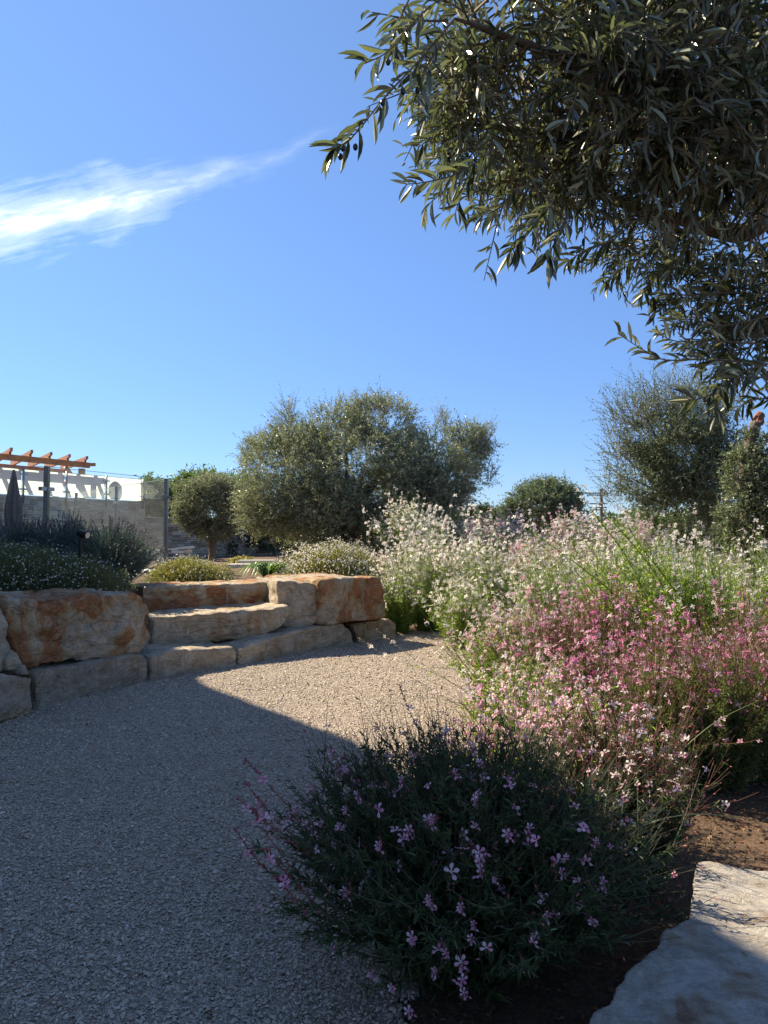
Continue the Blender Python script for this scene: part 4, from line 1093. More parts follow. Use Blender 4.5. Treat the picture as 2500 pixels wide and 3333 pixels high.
# ---- closed parasols
M_canvas = plain('grey canvas', (.115, .11, .105), .9, nscale=14, namp=.3, bump=.5, bscale=12)
def parasol(px, D, ztop, w, label, zb=1.05):
    b = P(px, 1700, D); b[2] = TZ
    r = empty('closed_parasol', b, label, 'parasol', 'closed parasols by the pool')
    mb = MB(); tubes(mb, [b, b + [0, 0, ztop - TZ - .02]], .022, 12, cap=True); part(mb, 'pole', M_steel, r)
    mb = MB(); K, S = 22, 48; V = []
    for k in range(K):
        t = k / (K - 1); z = ztop - t * (ztop - zb); rr = w * (.18 + .95 * min(1, t * 2.2) ** .8 - .25 * max(0, t - .45) - (.12 if .58 < t < .66 else 0))
        for s in range(S):
            a = 2 * PI * s / S; f = 1 + .22 * math.cos(8 * a + 2 * math.sin(t * 3)) * min(1, t * 2); V.append([b[0] + rr * f * math.cos(a), b[1] + rr * f * math.sin(a), z + .02 * math.cos(8 * a) * (t > .9)])
    q = [[k * S + s, (k + 1) * S + s, (k + 1) * S + (s + 1) % S, k * S + (s + 1) % S] for k in range(K - 1) for s in range(S)]
    mb.add(V, q); part(mb, 'canopy', M_canvas, r, True)
    mb = MB(); tubes(mb, [b + [0, 0, 0], b + [0, 0, .06]], .22, 20, cap=True); part(mb, 'foot', M_dark, r)
parasol(42, 10.9, 2.32, .095, 'tall closed grey parasol behind the glass fence at left')
parasol(-12, 10.2, 1.72, .09, 'shorter closed parasol cut by the left edge of the photo', .9)

# pool surround kerbs and lounger
M_coping = plain('white pool coping', (.62, .60, .55), .6, nscale=6, namp=.12)
mb = MB(); a, b = P(735, 1850, 13.0), P(840, 1850, 13.2); mb.box((a[0], a[1], TZ - .05), (b[0] + .25, a[1] + .35, TZ + .045)); mb.box((a[0] + .1, a[1] + .55, TZ - .05), (b[0] + .3, a[1] + .85, TZ + .10))
tag(mb.build('kerb', M_coping, loc=(a[0], a[1], TZ)), 'low white stone kerb between the golden shrub and the strap leaves', 'kerb')
mb = MB(); a = P(440, 1850, 11.0); mb.box((a[0] - .3, a[1], TZ - .05), (a[0] + 1.0, a[1] + .5, TZ + .03)); tag(mb.build('paving_slab', M_coping, loc=(a[0], a[1], TZ)), 'white paving strip at the foot of the corner fence post', 'paving')
M_whitem = plain('white painted metal', (.72, .72, .70), .4)
lr = empty('sun_lounger', (*P(480, 1800, 12.6)[:2], TZ), 'white sun lounger behind the corner of the glass fence', 'sun lounger')
c = P(475, 1800, 12.8)
mb = MB(); mb.box((c[0] - .75, c[1] - .3, TZ + .26), (c[0] + .75, c[1] + .3, TZ + .31)); part(mb, 'seat', M_whitem, lr)
mb = MB(); mb.bar([c[0] + .35, c[1], TZ + .3], [c[0] + .80, c[1], TZ + .36], .56, .04); part(mb, 'backrest', M_whitem, lr)
for sx in (-.7, .7):
    for sy in (-.26, .26):
        mb = MB(); mb.box((c[0] + sx - .02, c[1] + sy - .02, TZ - .02), (c[0] + sx + .02, c[1] + sy + .02, TZ + .26)); part(mb, 'leg', M_whitem, lr)
for z in (.10, .18):
    mb = MB(); mb.bar([c[0] - .7, c[1] - .27, TZ + z], [c[0] + .7, c[1] - .27, TZ + z], .02, .02); part(mb, 'rail', M_whitem, lr)

# ---- trees
def tree(name, label, base, limbs, crown_specs, leafm, barkm=M_bark, cat='tree', group=None, tw=True, tmpl=LEAF_LO, trad=.003, twm=None):
    root = empty(name, base, label, cat, group); seed = base[0]
    mt = MB()
    for n_, (ctrl, r0, r1) in enumerate(limbs): limb(mt, ctrl, r0, r1, seed=seed + n_)
    if limbs: part(mt, 'trunk', barkm, root, True)
    ml, mtw = MB(), MB()
    for cs in crown_specs:
        cs = dict(cs); blobs = cs.pop('blobs'); crown_leaves(blobs, mb_l=ml, mb_t=mtw if tw else None, tmpl=cs.pop('tmpl', tmpl), trad=trad, **cs)
    if tw: part(mtw, 'twigs', twm or M_twig, root)
    part(ml, 'crown', leafm, root)
    return root

# big olive
D = 13.2; s_ = D / F
bo = P(1085, 1790, D); bo[2] = TZ
cb = [blob(1170,1540,D,250,170,.9), blob(960,1560,D-.2,175,165), blob(1390,1540,D+.2,180,130), blob(880,1640,D-.3,110,90), blob(1515,1440,D,80,50), blob(1090,1400,D,110,80), blob(960,1440,D,70,60), blob(1240,1375,D,120,75),
      blob(865,1500,D,75,80), blob(1300,1620,D,190,110), blob(1080,1650,D-.4,170,90), blob(950,1680,D-.2,120,70), blob(830,1690,D-.2,50,45), blob(1525,1480,D,60,55), blob(1420,1600,D,110,80), blob(1230,1715,D+.4,170,70), blob(1040,1735,D+.5,110,50), blob(1350,1690,D,120,70)]
limbs_ = [([bo - [0, 0, .1], bo + [0, 0, .25], P(1075, 1660, D), P(1010, 1560, D)], .17, .06), ([bo + [.05, 0, 0], P(1110, 1700, D), P(1180, 1620, D + .1), P(1260, 1520, D)], .15, .05), ([bo + [.12, .05, 0], P(1180, 1690, D), P(1330, 1600, D), P(1440, 1530, D)], .13, .04),
          ([P(1075, 1680, D), P(1000, 1640, D - .2), P(900, 1600, D - .2)], .07, .02), ([P(1110, 1690, D), P(1130, 1560, D), P(1120, 1430, D)], .08, .02)]
wisps = [blob(940,1350,D,26,50), blob(925,1400,D,40,50), blob(1560,1420,D,45,25), blob(1440,1385,D,28,40), blob(1190,1330,D,60,28), blob(1255,1330,D,24,30), blob(830,1480,D,40,60), blob(1590,1560,D,22,30)]
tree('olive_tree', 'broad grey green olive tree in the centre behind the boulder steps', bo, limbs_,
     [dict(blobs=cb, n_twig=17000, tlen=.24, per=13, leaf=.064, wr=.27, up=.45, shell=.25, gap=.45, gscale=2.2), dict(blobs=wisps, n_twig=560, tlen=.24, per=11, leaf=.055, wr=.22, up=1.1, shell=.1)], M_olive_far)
# small standard tree
D = 17.2; b = P(690, 1800, D); b[2] = TZ
tree('standard_tree', 'small round headed grey green tree on a slim trunk before the lower stone wall', b,
     [([b - [0, 0, .1], b + [.02, 0, .4], P(690, 1740, D), P(680, 1690, D)], .10, .06), ([P(690, 1745, D), P(650, 1690, D), P(630, 1640, D)], .06, .03), ([P(690, 1745, D), P(720, 1690, D), P(740, 1640, D)], .06, .03)],
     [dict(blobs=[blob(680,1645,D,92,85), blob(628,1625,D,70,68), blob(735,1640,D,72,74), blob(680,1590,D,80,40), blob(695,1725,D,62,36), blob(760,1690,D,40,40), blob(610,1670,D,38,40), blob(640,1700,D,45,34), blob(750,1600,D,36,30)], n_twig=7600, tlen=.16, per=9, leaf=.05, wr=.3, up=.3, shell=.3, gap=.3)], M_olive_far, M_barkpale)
# citrus behind
D = 21.5; b = P(640, 1800, D); b[2] = TZ
tree('citrus_tree', 'bright green leafy tree rising behind the small standard tree', b, [([b, P(640, 1700, D), P(640, 1620, D)], .1, .05)],
     [dict(blobs=[blob(655,1590,D,75,50), blob(600,1610,D,48,60), blob(730,1600,D,45,45), blob(575,1660,D,25,40), blob(770,1650,D,60,50), blob(800,1600,D-1,40,45)], n_twig=2600, tlen=.22, per=8, leaf=.10, wr=.42, up=.5, shell=.3, gap=.2)], M_green)
# shrub behind glass
D = 19.0; b = P(505, 1800, D); b[2] = TZ
tree('garden_shrub', 'green shrub seen through the glass panel beyond the end of the frosted screen', b, [([b, P(505, 1700, D), P(505, 1640, D)], .06, .03)],
     [dict(blobs=[blob(505,1625,D,42,50), blob(480,1600,D,24,36), blob(535,1640,D,30,40), blob(478,1650,D,20,30)], n_twig=1100, tlen=.2, per=8, leaf=.10, wr=.4, up=.6, shell=.3, gap=.1)], M_green, cat='shrub')
# flowering creeper on the lower wall
q = onwall(820); b = np.array([q[0], q[1] - .2, TZ])
cr = empty('creeper', b, 'dark leaved creeper with pale blue flowers on the lower stone wall', 'creeper')
ml, mf = MB(), MB(); n = 2600
pxs = rng.uniform(735, 915, n); zz = TZ + (rng.random(n) ** .7) * 1.0 * (1 - .5 * np.abs(rng.random(n) * (pxs - 800) / 140))
pp = np.array([[*(onwall(a) - wn * rng.uniform(.03, .18)), z] for a, z in zip(pxs, zz)])
k = np.array([noise.noise(Vector(x) * 3) > -.15 for x in pp]); pp = pp[k]; n = len(pp)
s = rng.uniform(.05, .11, n); scatter(ml, *LEAF_LO, pp, frames(rng.normal(0, 1, (n, 3)) + [.3, -.5, -.3], roll=rng.normal(0, 1, n)), np.stack([s * .6, s, s], 1)); part(ml, 'foliage', M_hedge, cr)
n = 130; pxs = rng.normal(768, 16, n); pp = np.array([[*(onwall(a) - wn * .22), 1.75 - abs(z) * .3] for a, z in zip(pxs, rng.normal(0, 1, n))])
scatter(mf, *LEAF_LO, pp, frames(rng.normal(0, 1, (n, 3))), np.full(n, .08)); part(mf, 'blossoms', M_blue, cr)

# rounded far olive, hedge, cypress
D = 20.0; b = P(1770, 1800, D); b[2] = TZ
tree('round_tree', 'rounded dense grey green tree in the distance left of the utility pole', b, [([b, P(1770, 1720, D), P(1770, 1660, D)], .15, .08)],
     [dict(blobs=[blob(1755,1650,D,110,75), blob(1810,1630,D,75,65), blob(1700,1650,D,60,50), blob(1650,1690,D,45,40), blob(1850,1680,D,45,70), blob(1780,1600,D,70,30), blob(1670,1640,D,22,20)], n_twig=5200, tlen=.2, per=8, leaf=.075, wr=.42, up=.3, shell=.35, gap=.3)], M_smallleaf)
D = 22.0; b = P(1560, 1800, D); b[2] = TZ
tree('hedge', 'dark green hedge in the distance between the two olive trees', b, [],
     [dict(blobs=[blob(1500,1720,D,60,50), blob(1570,1700,D,60,50), blob(1630,1710,D,55,45), blob(1690,1730,D,50,50), blob(1440,1730,D,50,50)], n_twig=3200, tlen=.16, per=8, leaf=.08, wr=.45, up=.4, shell=.3)], M_hedge, cat='hedge', tw=False)
D = 17.0; b = P(1525, 1800, D); b[2] = TZ
tree('cypress', 'slim pointed dark cypress in front of the distant hedge', b, [([b, P(1525, 1650, D)], .04, .01)],
     [dict(blobs=[blob(1525,1750,D,17,60), blob(1525,1700,D,11,45), blob(1525,1665,D,6,25)], n_twig=900, tlen=.09, per=8, leaf=.05, wr=.25, up=2.2, rnd=.3, shell=.1)], M_hedge, tw=False)
D = 15.5
for i, (x0, x1, yt, lb, mt) in enumerate(((1960, 2200, 1670, 'mid green hedge bush left of the small leaved tree', M_green), (2150, 2420, 1655, 'green bush behind the small leaved tree', M_smallleaf), (2380, 2640, 1660, 'green bush behind the ivy trunk at the right edge', M_green))):
    b = P((x0 + x1) / 2, 1800, D + i * .3); b[2] = TZ; w = (x1 - x0) / 2; D_ = D + i * .3
    tree('garden_bush', lb, b, [], [dict(blobs=[blob((x0 + x1) / 2, yt + 70, D_, w * .7, 70), blob(x0 + w * .5, yt + 95, D_, w * .5, 60), blob(x1 - w * .5, yt + 80, D_, w * .5, 75)], n_twig=2200, tlen=.18, per=8, leaf=.07, wr=.42, up=.4, shell=.3)], mt, cat='bush', tw=False, group='bushes behind the white gaura')

# small leaved tree on the right
D = 9.2; b = P(2300, 1850, D); b[2] = TZ * .6
lm = [([b, P(2310, 1730, D), P(2320, 1640, D), P(2280, 1560, D)], .06, .04), ([P(2320, 1660, D), P(2220, 1560, D), P(2150, 1450, D), P(2100, 1350, D)], .035, .01), ([P(2300, 1600, D), P(2290, 1480, D), P(2270, 1330, D)], .035, .01), ([P(2310, 1620, D), P(2180, 1610, D), P(2060, 1560, D)], .025, .008), ([P(2310, 1600, D), P(2380, 1500, D), P(2400, 1400, D)], .03, .01)]
tree('small_leaved_tree', 'airy small leaved tree with wispy shoots at right below the overhanging olive', b, lm,
     [dict(blobs=[blob(2210,1520,D,170,150), blob(2180,1420,D,150,100), blob(2280,1470,D,120,130), blob(2120,1560,D,120,110), blob(2230,1640,D,130,90), blob(2330,1560,D,90,110)], n_twig=7500, tlen=.20, per=11, leaf=.036, wr=.45, up=.8, shell=.2, gap=.85, gscale=3.6),
      dict(blobs=[blob(2060,1350,D,90,60), blob(2200,1300,D,130,50), blob(2320,1330,D,80,50), blob(2020,1480,D,55,110), blob(1990,1600,D,40,60)], n_twig=900, tlen=.32, per=13, leaf=.028, wr=.45, up=1.1, shell=.1)], M_smallleaf, M_barkpale, trad=.0025)
# pruned ivy trunk
D = 7.6; b = P(2455, 1950, D); b[2] = .2
tree('pruned_tree', 'thick ivy covered trunk cut off at the top with a reddish cut end', b, [([b, P(2450, 1780, D), P(2440, 1640, D), P(2420, 1540, D)], .12, .10), ([P(2420, 1560, D), P(2435, 1470, D), P(2462, 1375, D)], .075, .055), ([P(2440, 1640, D), P(2500, 1560, D), P(2560, 1480, D)], .07, .04)],
     [dict(blobs=[blob(2430,1560,D,62,110), blob(2450,1680,D,80,90), blob(2510,1590,D,80,110), blob(2400,1700,D,60,80), blob(2500,1450,D,55,50), blob(2440,1460,D,26,50)], n_twig=2300, tlen=.12, per=9, leaf=.035, wr=.55, up=.5, shell=.45, gap=.25, gscale=4)], M_smallleaf)
q = P(2461, 1372, D); mb = MB(); limb(mb, [q - [.0, 0, .03], q + [.02, -.02, .05], q + [.05, -.03, .085]], .055, .04, 5, 9, 3, .4)
cut = mb.build('cut_end', plain('raw reddish cut wood', (.25, .12, .075), .9, nscale=20, namp=.5), [o for o in C.objects if o.name.startswith('pruned_tree')][0]); cut.matrix_parent_inverse = Matrix.Translation(-Vector(b))

# far tree line
ml = MB(); blobs = []
for k in range(90):
    a = -1.15 + 2.3 * k / 89; Dd = 75 + 8 * math.sin(k * 2.3); x = a * Dd; blobs.append((x, Dd, TZ + .6, 2.6, 2.0, 1.5 + .8 * abs(math.sin(k * 1.7))))
crown_leaves(blobs, 9000, .6, 7, .5, .5, LEAF_LO, up=.4, shell=.3, mb_l=ml)
tag(ml.build('distant_trees', M_hedge), 'low dark line of far off trees along the horizon', 'tree line', kind='stuff')
D = 20.5
for x0, lb in ((1000, 'dark shrub behind the trunk of the big olive tree, left one'), (1160, 'dark shrub directly behind the big olive trunk'), (1330, 'dark shrub behind the white gaura at the right of the big olive trunk')):
    b = P(x0, 1800, D); b[2] = TZ
    tree('garden_bush', lb, b, [], [dict(blobs=[blob(x0, 1760, D, 95, 50), blob(x0 + 60, 1750, D, 60, 45)], n_twig=1500, tlen=.2, per=8, leaf=.08, wr=.42, up=.4, shell=.3)], M_hedge, cat='bush', tw=False, group='bushes behind the big olive tree')
# utility pole
D = 42.0; b = P(1958, 1745, D); b[2] = TZ; zt = P(1958, 1592, D)[2]
up_ = empty('utility_pole', b, 'distant wooden utility pole with two sets of cross arms', 'utility pole')
M_pole = plain('weathered grey pole', (.16, .13, .11), .85, nscale=3)
mb = MB(); tubes(mb, [b, [b[0], b[1], zt]], [[.11, .09]], 10, cap=True); part(mb, 'pole', M_pole, up_)
for yy, w in ((1606, 1.0), (1612, .9), (1640, .75), (1652, .7), (1660, .65)):
    z = P(1958, yy, D)[2]; mb = MB(); mb.bar([b[0] - w, b[1] - .2, z], [b[0] + w * .4, b[1] - .2, z], .06, .06); part(mb, 'cross_arm', M_pole, up_)
wires = MB(); zz = P(1958, 1605, D)[2]
for dx in (-.9,):
    a = np.array([b[0] + dx, b[1] - .2, zz + .05]); e = P(1870, 1603, D); p = spline([a, (a + e) / 2 - [0, 0, .05], e], 10); tubes(wires, p, .025, 4)
part(wires, 'wire', M_dark, up_)
# grey slatted panel and dark stake among the flowers
fp = P(1578, 1785, 13.5)
M_slat = plain('weathered grey boards', (.30, .29, .27), .85, nscale=10, namp=.3)
mb = MB()
for k in range(12): mb.box((fp[0] - .5 + k * .085, fp[1], TZ - .1), (fp[0] - .5 + k * .085 + .07, fp[1] + .02, 1.12 + .0 * k))
tag(mb.build('board_fence', M_slat, loc=(fp[0], fp[1], TZ)), 'short grey board fence panel glimpsed behind the white gaura bushes', 'fence panel')

# ---- overhanging olive in the foreground
def near_olive():
    base = np.array([2.75, 3.3, .1])
    root = empty('olive_tree', base, 'dark overhanging olive tree filling the upper right corner of the photo', 'tree')
    T1 = base + [0, 0, 1.2]
    mt = MB()
    limb(mt, [base - [0, 0, .2], base + [.05, 0, .6], T1, T1 + [-.2, -.1, .5]], .24, .16, 16, 14, 1, .3)
    top = T1 + np.array([-.2, -.1, .5])
    limb(mt, [T1, P(2450, 620, 2.9), P(2250, 420, 2.5), P(1950, 250, 2.3), P(1650, 120, 2.1), P(1480, 60, 1.9)], .045, .003, 26, 8, 2, .2)
    limb(mt, [top, P(2700, 100, 2.8), P(2300, -150, 2.6), P(1800, -250, 2.5)], .06, .008, 20, 8, 3, .2)
    limb(mt, [T1, P(2600, 800, 3.0), P(2400, 760, 2.8), P(2150, 700, 2.7), P(1900, 620, 2.6)], .07, .008, 20, 7, 4, .2)
    limb(mt, [T1, P(2620, 1050, 3.0), P(2480, 1080, 2.9), P(2300, 1040, 2.9)], .04, .006, 14, 6, 5, .2)
    limb(mt, [P(2250, 420, 2.5), P(2000, 450, 2.4), P(1750, 430, 2.4), P(1500, 400, 2.3)], .03, .005, 16, 6, 6, .2)
    limb(mt, [top, top + [.6, .4, .8], top + [1.0, .8, 1.4]], .1, .03, 12, 8, 7, .2)
    limb(mt, [top, top + [0, -.4, .9], top + [.1, -.8, 1.5]], .1, .03, 12, 8, 8, .2)
    part(mt, 'trunk', M_bark, root, True)
    ml, mw = MB(), MB()
    near = [blob(2250,100,2.2,330,260), blob(1850,130,2.1,300,220), blob(1540,110,2.0,190,150), blob(2350,450,2.4,270,220), blob(2020,380,2.3,280,190), blob(1720,330,2.3,240,170), blob(1900,510,2.5,190,120), blob(2200,590,2.5,200,110),
            blob(1980,-150,2.3,500,220), blob(2600,200,2.6,300,400), blob(1690,600,2.5,70,50), blob(1480,330,2.3,90,110)]
    far = [blob(1570,400,3.4,190,170,.6), blob(1800,570,3.4,190,120,.6), blob(2080,770,3.5,170,80,.6), blob(2390,780,3.4,170,120,.6), blob(2250,300,3.6,400,300,.5), blob(1480,280,3.2,120,150,.6)]
    low = [blob(2380,980,2.9,160,110), blob(2430,1150,2.9,120,80), blob(2250,930,3.1,110,60), blob(2590,1000,3.0,120,200)]
    kw = dict(mb_l=ml, mb_t=mw, tmpl=LEAF_HI)
    crown_leaves(near, 1500, .19, 13, .070, .155, up=.05, rnd=.8, shell=.05, gap=.7, gscale=3.4, droop=.16, trad=.0045, **kw)
    crown_leaves(far, 1650, .17, 13, .056, .165, up=.1, rnd=.75, shell=.1, gap=.6, gscale=3.4, droop=.12, trad=.004, **kw)
    crown_leaves(low, 230, .18, 13, .064, .17, up=.1, rnd=.6, shell=.1, gap=.4, gscale=3, droop=.15, trad=.0028, **kw)
    rest = [(3.0, 3.6, 3.4, 1.1, 1.1, .8), (3.4, 4.2, 2.9, .8, .8, .7), (2.4, 2.2, 3.7, 1.2, 1.1, .6), (3.6, 2.8, 3.0, .9, .9, .8)]
    crown_leaves(rest, 1500, .25, 11, .062, .18, up=.1, rnd=.6, shell=.2, gap=.3, droop=.3, trad=.003, **kw)
    # hanging sprigs that make the outline
    def sprig(pix, D, nl, leaf=.078, droop=.15, lo=.1):
        p = spline([P(x, y, D) for x, y in pix], 24); tubes(mw, p, np.linspace(.0032, .0012, 24)[None], 5)
        t = np.linspace(lo, 1, nl); i = (t * 22.9).astype(int); q = p[i]; tg = nrm(p[np.minimum(i + 1, 23)] - p[i]); tg[tg.sum(1) == 0] = [0, 0, -1]
        sd = nrm(np.cross(tg, rng.normal(0, 1, (nl, 3)))); ld = nrm(tg * .75 + sd * .8 + [0, 0, -droop]); s = leaf * rng.uniform(.65, 1.15, nl)
        scatter(ml, *LEAF_HI, q, frames(ld, roll=rng.normal(0, .8, nl)), np.stack([s * .17, s, s], 1)); return p
    tips = []
    tips.append(sprig([(1480,60),(1370,190),(1250,320),(1170,420),(1120,470),(1080,490)], 1.75, 46))
    tips.append(sprig([(1400,20),(1320,100),(1260,170),(1180,210)], 1.8, 26))
    tips.append(sprig([(1330,0),(1290,90),(1275,160)], 1.85, 20))
    tips.append(sprig([(1450,130),(1380,230),(1350,330)], 1.8, 22))
    sprig([(1620,480),(1500,560),(1400,590),(1320,600)], 2.1, 26); sprig([(1560,560),(1450,620),(1380,680)], 2.2, 16)
    sprig([(1500,380),(1420,440),(1360,480)], 2.3, 20); sprig([(1560,620),(1500,650),(1480,700)], 2.3, 14)
    sprig([(1800,650),(1720,760),(1660,820)], 2.1, 30); sprig([(1850,700),(1800,800),(1780,850)], 2.1, 26); sprig([(1700,600),(1620,680),(1570,700)], 2.3, 24)
    sprig([(2000,780),(1900,820),(1850,850)], 2.4, 22); sprig([(2100,830),(2020,880),(1970,920)], 2.6, 26); sprig([(2200,850),(2120,910),(2090,960)], 2.6, 24)
    sprig([(2400,950),(2260,960),(2150,960),(2120,980)], 2.7, 28); sprig([(2450,1180),(2300,1170),(2160,1170),(2080,1130),(2010,1085)], 2.3, 30, .075, .1)
    sprig([(2480,1120),(2330,1110),(2200,1110),(2140,1080)], 2.4, 28, .07, .0); sprig([(2500,1230),(2400,1230),(2300,1290),(2240,1300)], 2.2, 30, .08, .1)
    sprig([(2520,1180),(2420,1210),(2350,1270),(2330,1330)], 2.2, 26, .08, .1); sprig([(2520,1300),(2460,1300),(2400,1330)], 2.3, 18, .07, .1)
    sprig([(2500,1030),(2350,1060),(2250,1040),(2180,1050)], 2.6, 26); sprig([(2300,760),(2200,850),(2180,900)], 2.6, 22)
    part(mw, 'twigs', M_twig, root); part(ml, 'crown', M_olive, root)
    # fruit
    ov = MB(); u = np.linspace(0, PI, 8); tubes(ov, np.stack([np.zeros(8), np.zeros(8), -np.cos(u) * .009 + 1e-6], 1), (np.sin(u) * .0065 + 1e-5)[None], 10)
    pr = ov.build('olive', plain('ripening olive', (.03, .03, .022), .3), root, True); me = pr.data; bpy.data.objects.remove(pr)
    spots = [tips[0][k] for k in (7, 9, 12, 14, 17, 19)] + [tips[1][k] for k in (12, 16)] + [tips[3][k] for k in (10, 15)] + [P(1650, 300, 1.9), P(1800, 420, 2.0), P(1550, 480, 2.1), P(1950, 330, 2.0)]
    for q in spots:
        o = bpy.data.objects.new('olive', me); C.objects.link(o); o.parent = root; o.location = Vector(q - base + rng.normal(0, .008, 3) + [0, 0, -.02])
near_olive()

# ---- house outside the frame on the left that throws the big shadow
def house():
    SUNH = np.array([-.865, .50]) / math.tan(math.radians(44)) / math.hypot(.865, .5)
    H = 6.0
    sh = [(-3.05, 9.2), (-1.50, 6.12), (-.18, 4.52), (1.25, 1.45), (1.9, -1.5), (2.3, -6)]
    ev = [np.array(p) + SUNH * H for p in sh]
    ring = [tuple(p) for p in ev] + [(-14, -8), (-16, 10), (ev[0][0] - 5, ev[0][1] + 1.5)]
    r = empty('house', (ev[2][0] - 1, ev[2][1] - 2, 0), 'plain rendered house beyond the left edge that shades the near gravel', 'house')
    def prism(poly, z0, z1, name, mat, par):
        mb = MB(); n = len(poly); V = [[*p, z0] for p in poly] + [[*p, z1] for p in poly]; mb.add(V, [[i, (i + 1) % n, n + (i + 1) % n, n + i] for i in range(n)])
        mb.f.append((np.array([list(range(n, 2 * n))]), 0)); mb.f.append((np.array([list(range(n))[::-1]]), 0)); return part(mb, name, mat, par)
    c = np.mean(ring, 0); body = [tuple(np.array(p) + nrm(c - np.array(p)) * .35) for p in ring]
    prism(ring[::-1], H - .22, H, 'roof', plain('terracotta roof edge', (.35, .18, .11), .8, nscale=4), r)
    prism(body[::-1], 0, H - .221, 'wall', plain('cream render', (.62, .58, .50), .9, nscale=2, namp=.06), r)
    a, b = np.array(body[2]), np.array(body[3]); d = nrm(b - a); n_ = np.array([-d[1], d[0]]); n_ = -n_ if n_ @ (c - a) > 0 else n_
    Mw = plain('dark window glass', (.03, .035, .04), .1); Mf = plain('white window frame', (.7, .7, .68), .5)
    for s in (.8, 2.2):
        for z in (1.0, 3.7):
            q = a + d * s
            mb = MB(); mb.bar([*(q - d * .5 + n_ * .03), z + .65], [*(q + d * .5 + n_ * .03), z + .65], .08, 1.4); w = part(mb, 'window', Mf, r)
            mb = MB(); mb.bar([*(q - d * .42 + n_ * .06), z + .65], [*(q + d * .42 + n_ * .06), z + .65], .05, 1.22); g = part(mb, 'pane', Mw, r); g.parent = w
            g.matrix_parent_inverse = Matrix.Identity(4); w_inv = w.matrix_parent_inverse
house()

# ------------------------------------------------------------------ world and sun
SUN_EL, AZ = math.radians(44), (-.865, .50)
w = bpy.data.worlds.new("World"); scene.world = w; w.use_nodes = True
nt = w.node_tree; nt.nodes.clear(); N = NT(nt)
sky = N.n('TexSky'); sky.sky_type = 'NISHITA'; sky.sun_disc = False; sky.sun_elevation = SUN_EL
sky.sun_rotation = math.atan2(AZ[0], AZ[1]); sky.air_density = 1.0; sky.dust_density = 0.0; sky.ozone_density = 2.0; sky.altitude = 0
tc = N.n('TexCoord').outputs['Generated']
c0 = nrm(ray(430, 640)); t0 = nrm(ray(700, 560) - ray(100, 705)); t0 = nrm(t0 - c0 * (t0 @ c0)); n0 = np.cross(t0, c0)
if n0[2] < 0: n0 = -n0
def dot(v):
    nd = N.n('VectorMath', _operation='DOT_PRODUCT', i0=tc); nd.inputs[1].default_value = tuple(v); return nd.outputs['Value']
dc = N.math('MAXIMUM', dot(c0), .05); U = N.math('DIVIDE', dot(t0), dc); V = N.math('DIVIDE', dot(n0), dc)
cmb = N.n('CombineXYZ', i0=U, i1=V)
edge = N.noise(cmb.outputs[0], 9, 3, .5)
Vd = N.math('ADD', V, N.math('MULTIPLY', N.math('SUBTRACT', edge, .5), .05))
Vb = N.math('SUBTRACT', Vd, N.math('MULTIPLY', N.math('MULTIPLY', U, U), .25))
wid = N.ramp(N.math('MULTIPLY_ADD', U, 1.0), [(0, 1)]) if False else None
um = N.math('ADD', N.math('MULTIPLY', U, 1.4), .5)              # -.36..+.36 -> 0..1
halfw = N.ramp(um, [(0, .078), (.25, .076), (.45, .060), (.6, .030), (.8, .014), (1, .006)])
prof = N.math('SUBTRACT', 1, N.math('DIVIDE', N.math('ABSOLUTE', Vb), halfw), clamp=True)
fadeu = N.ramp(um, [(0, .95), (.48, 1), (.58, .45), (.72, .18), (.9, 0)])
fib = N.mapping(cmb.outputs[0], rot=(0, 0, math.radians(-38)), scale=(10, 80, 1))
f1_ = N.noise(fib, 1.0, 7, .62, .8)
f2_ = N.noise(N.mapping(cmb.outputs[0], rot=(0, 0, math.radians(-20)), scale=(14, 26, 1)), 1.0, 6, .6, .4)
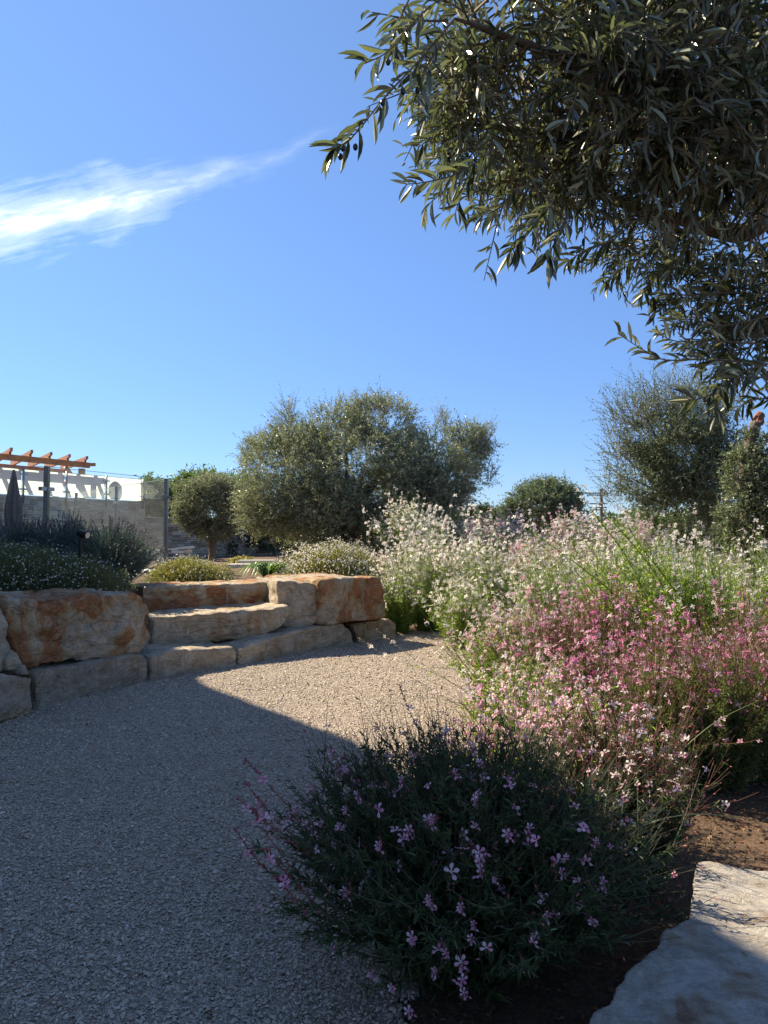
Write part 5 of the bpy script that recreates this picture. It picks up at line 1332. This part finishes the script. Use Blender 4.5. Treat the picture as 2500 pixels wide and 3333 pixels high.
fm = N.math('ADD', N.math('MULTIPLY', f1_, 1.0), N.math('MULTIPLY', f2_, .7))
den = N.math('MULTIPLY', N.ramp(N.math('ADD', N.math('MULTIPLY', prof, .85), N.math('SUBTRACT', fm, .85)), [(.26, 0), (.72, .36), (1.25, 1)]), fadeu)
den = N.math('MULTIPLY', den, N.ramp(prof, [(0, 0), (.12, .5), (.35, 1)]))
den = N.math('MULTIPLY', den, .85)
skyc = N.n('HueSaturation', Color=N.mix(1.0, sky.outputs[0], (.86, .92, 1.08), 'MULTIPLY'), Saturation=1.03, Value=1.0)
cloudc = N.n('RGB'); cloudc.outputs[0].default_value = (9.0, 9.6, 10.4, 1)
zz_ = N.n('SeparateXYZ', i0=tc).outputs[2]
skyg = N.mix(1.0, skyc.outputs[0], N.ramp(zz_, [(0, (.50, .58, .72)), (.12, (.60, .69, .82)), (.35, (.86, .91, .96)), (.7, (1.2, 1.15, 1.05))]), 'MULTIPLY')
mx = N.mix(den, skyg, cloudc.outputs[0])
bg = N.n('Background', Color=mx, Strength=.089)
wo = nt.nodes.new('ShaderNodeOutputWorld'); nt.links.new(bg.outputs[0], wo.inputs[0])

sd = bpy.data.lights.new("sun", 'SUN'); sd.energy = 5.0; sd.angle = math.radians(.55); sd.color = (1.0, .87, .66)
so_ = bpy.data.objects.new("sun", sd); C.objects.link(so_)
az = nrm(np.array(AZ)); dirv = Vector((az[0] * math.cos(SUN_EL), az[1] * math.cos(SUN_EL), math.sin(SUN_EL)))
so_.rotation_euler = dirv.to_track_quat('Z', 'Y').to_euler()
so_.location = dirv * 50

scene.view_settings.view_transform = 'Standard'; scene.view_settings.look = 'None'; scene.view_settings.gamma = 1; scene.view_settings.exposure = 1.06
cy = scene.cycles
cy.max_bounces = 8; cy.diffuse_bounces = 4; cy.glossy_bounces = 3; cy.transmission_bounces = 6; cy.transparent_max_bounces = 16
cy.use_denoising = True; cy.sample_clamp_indirect = 6; cy.caustics_reflective = False; cy.caustics_refractive = False
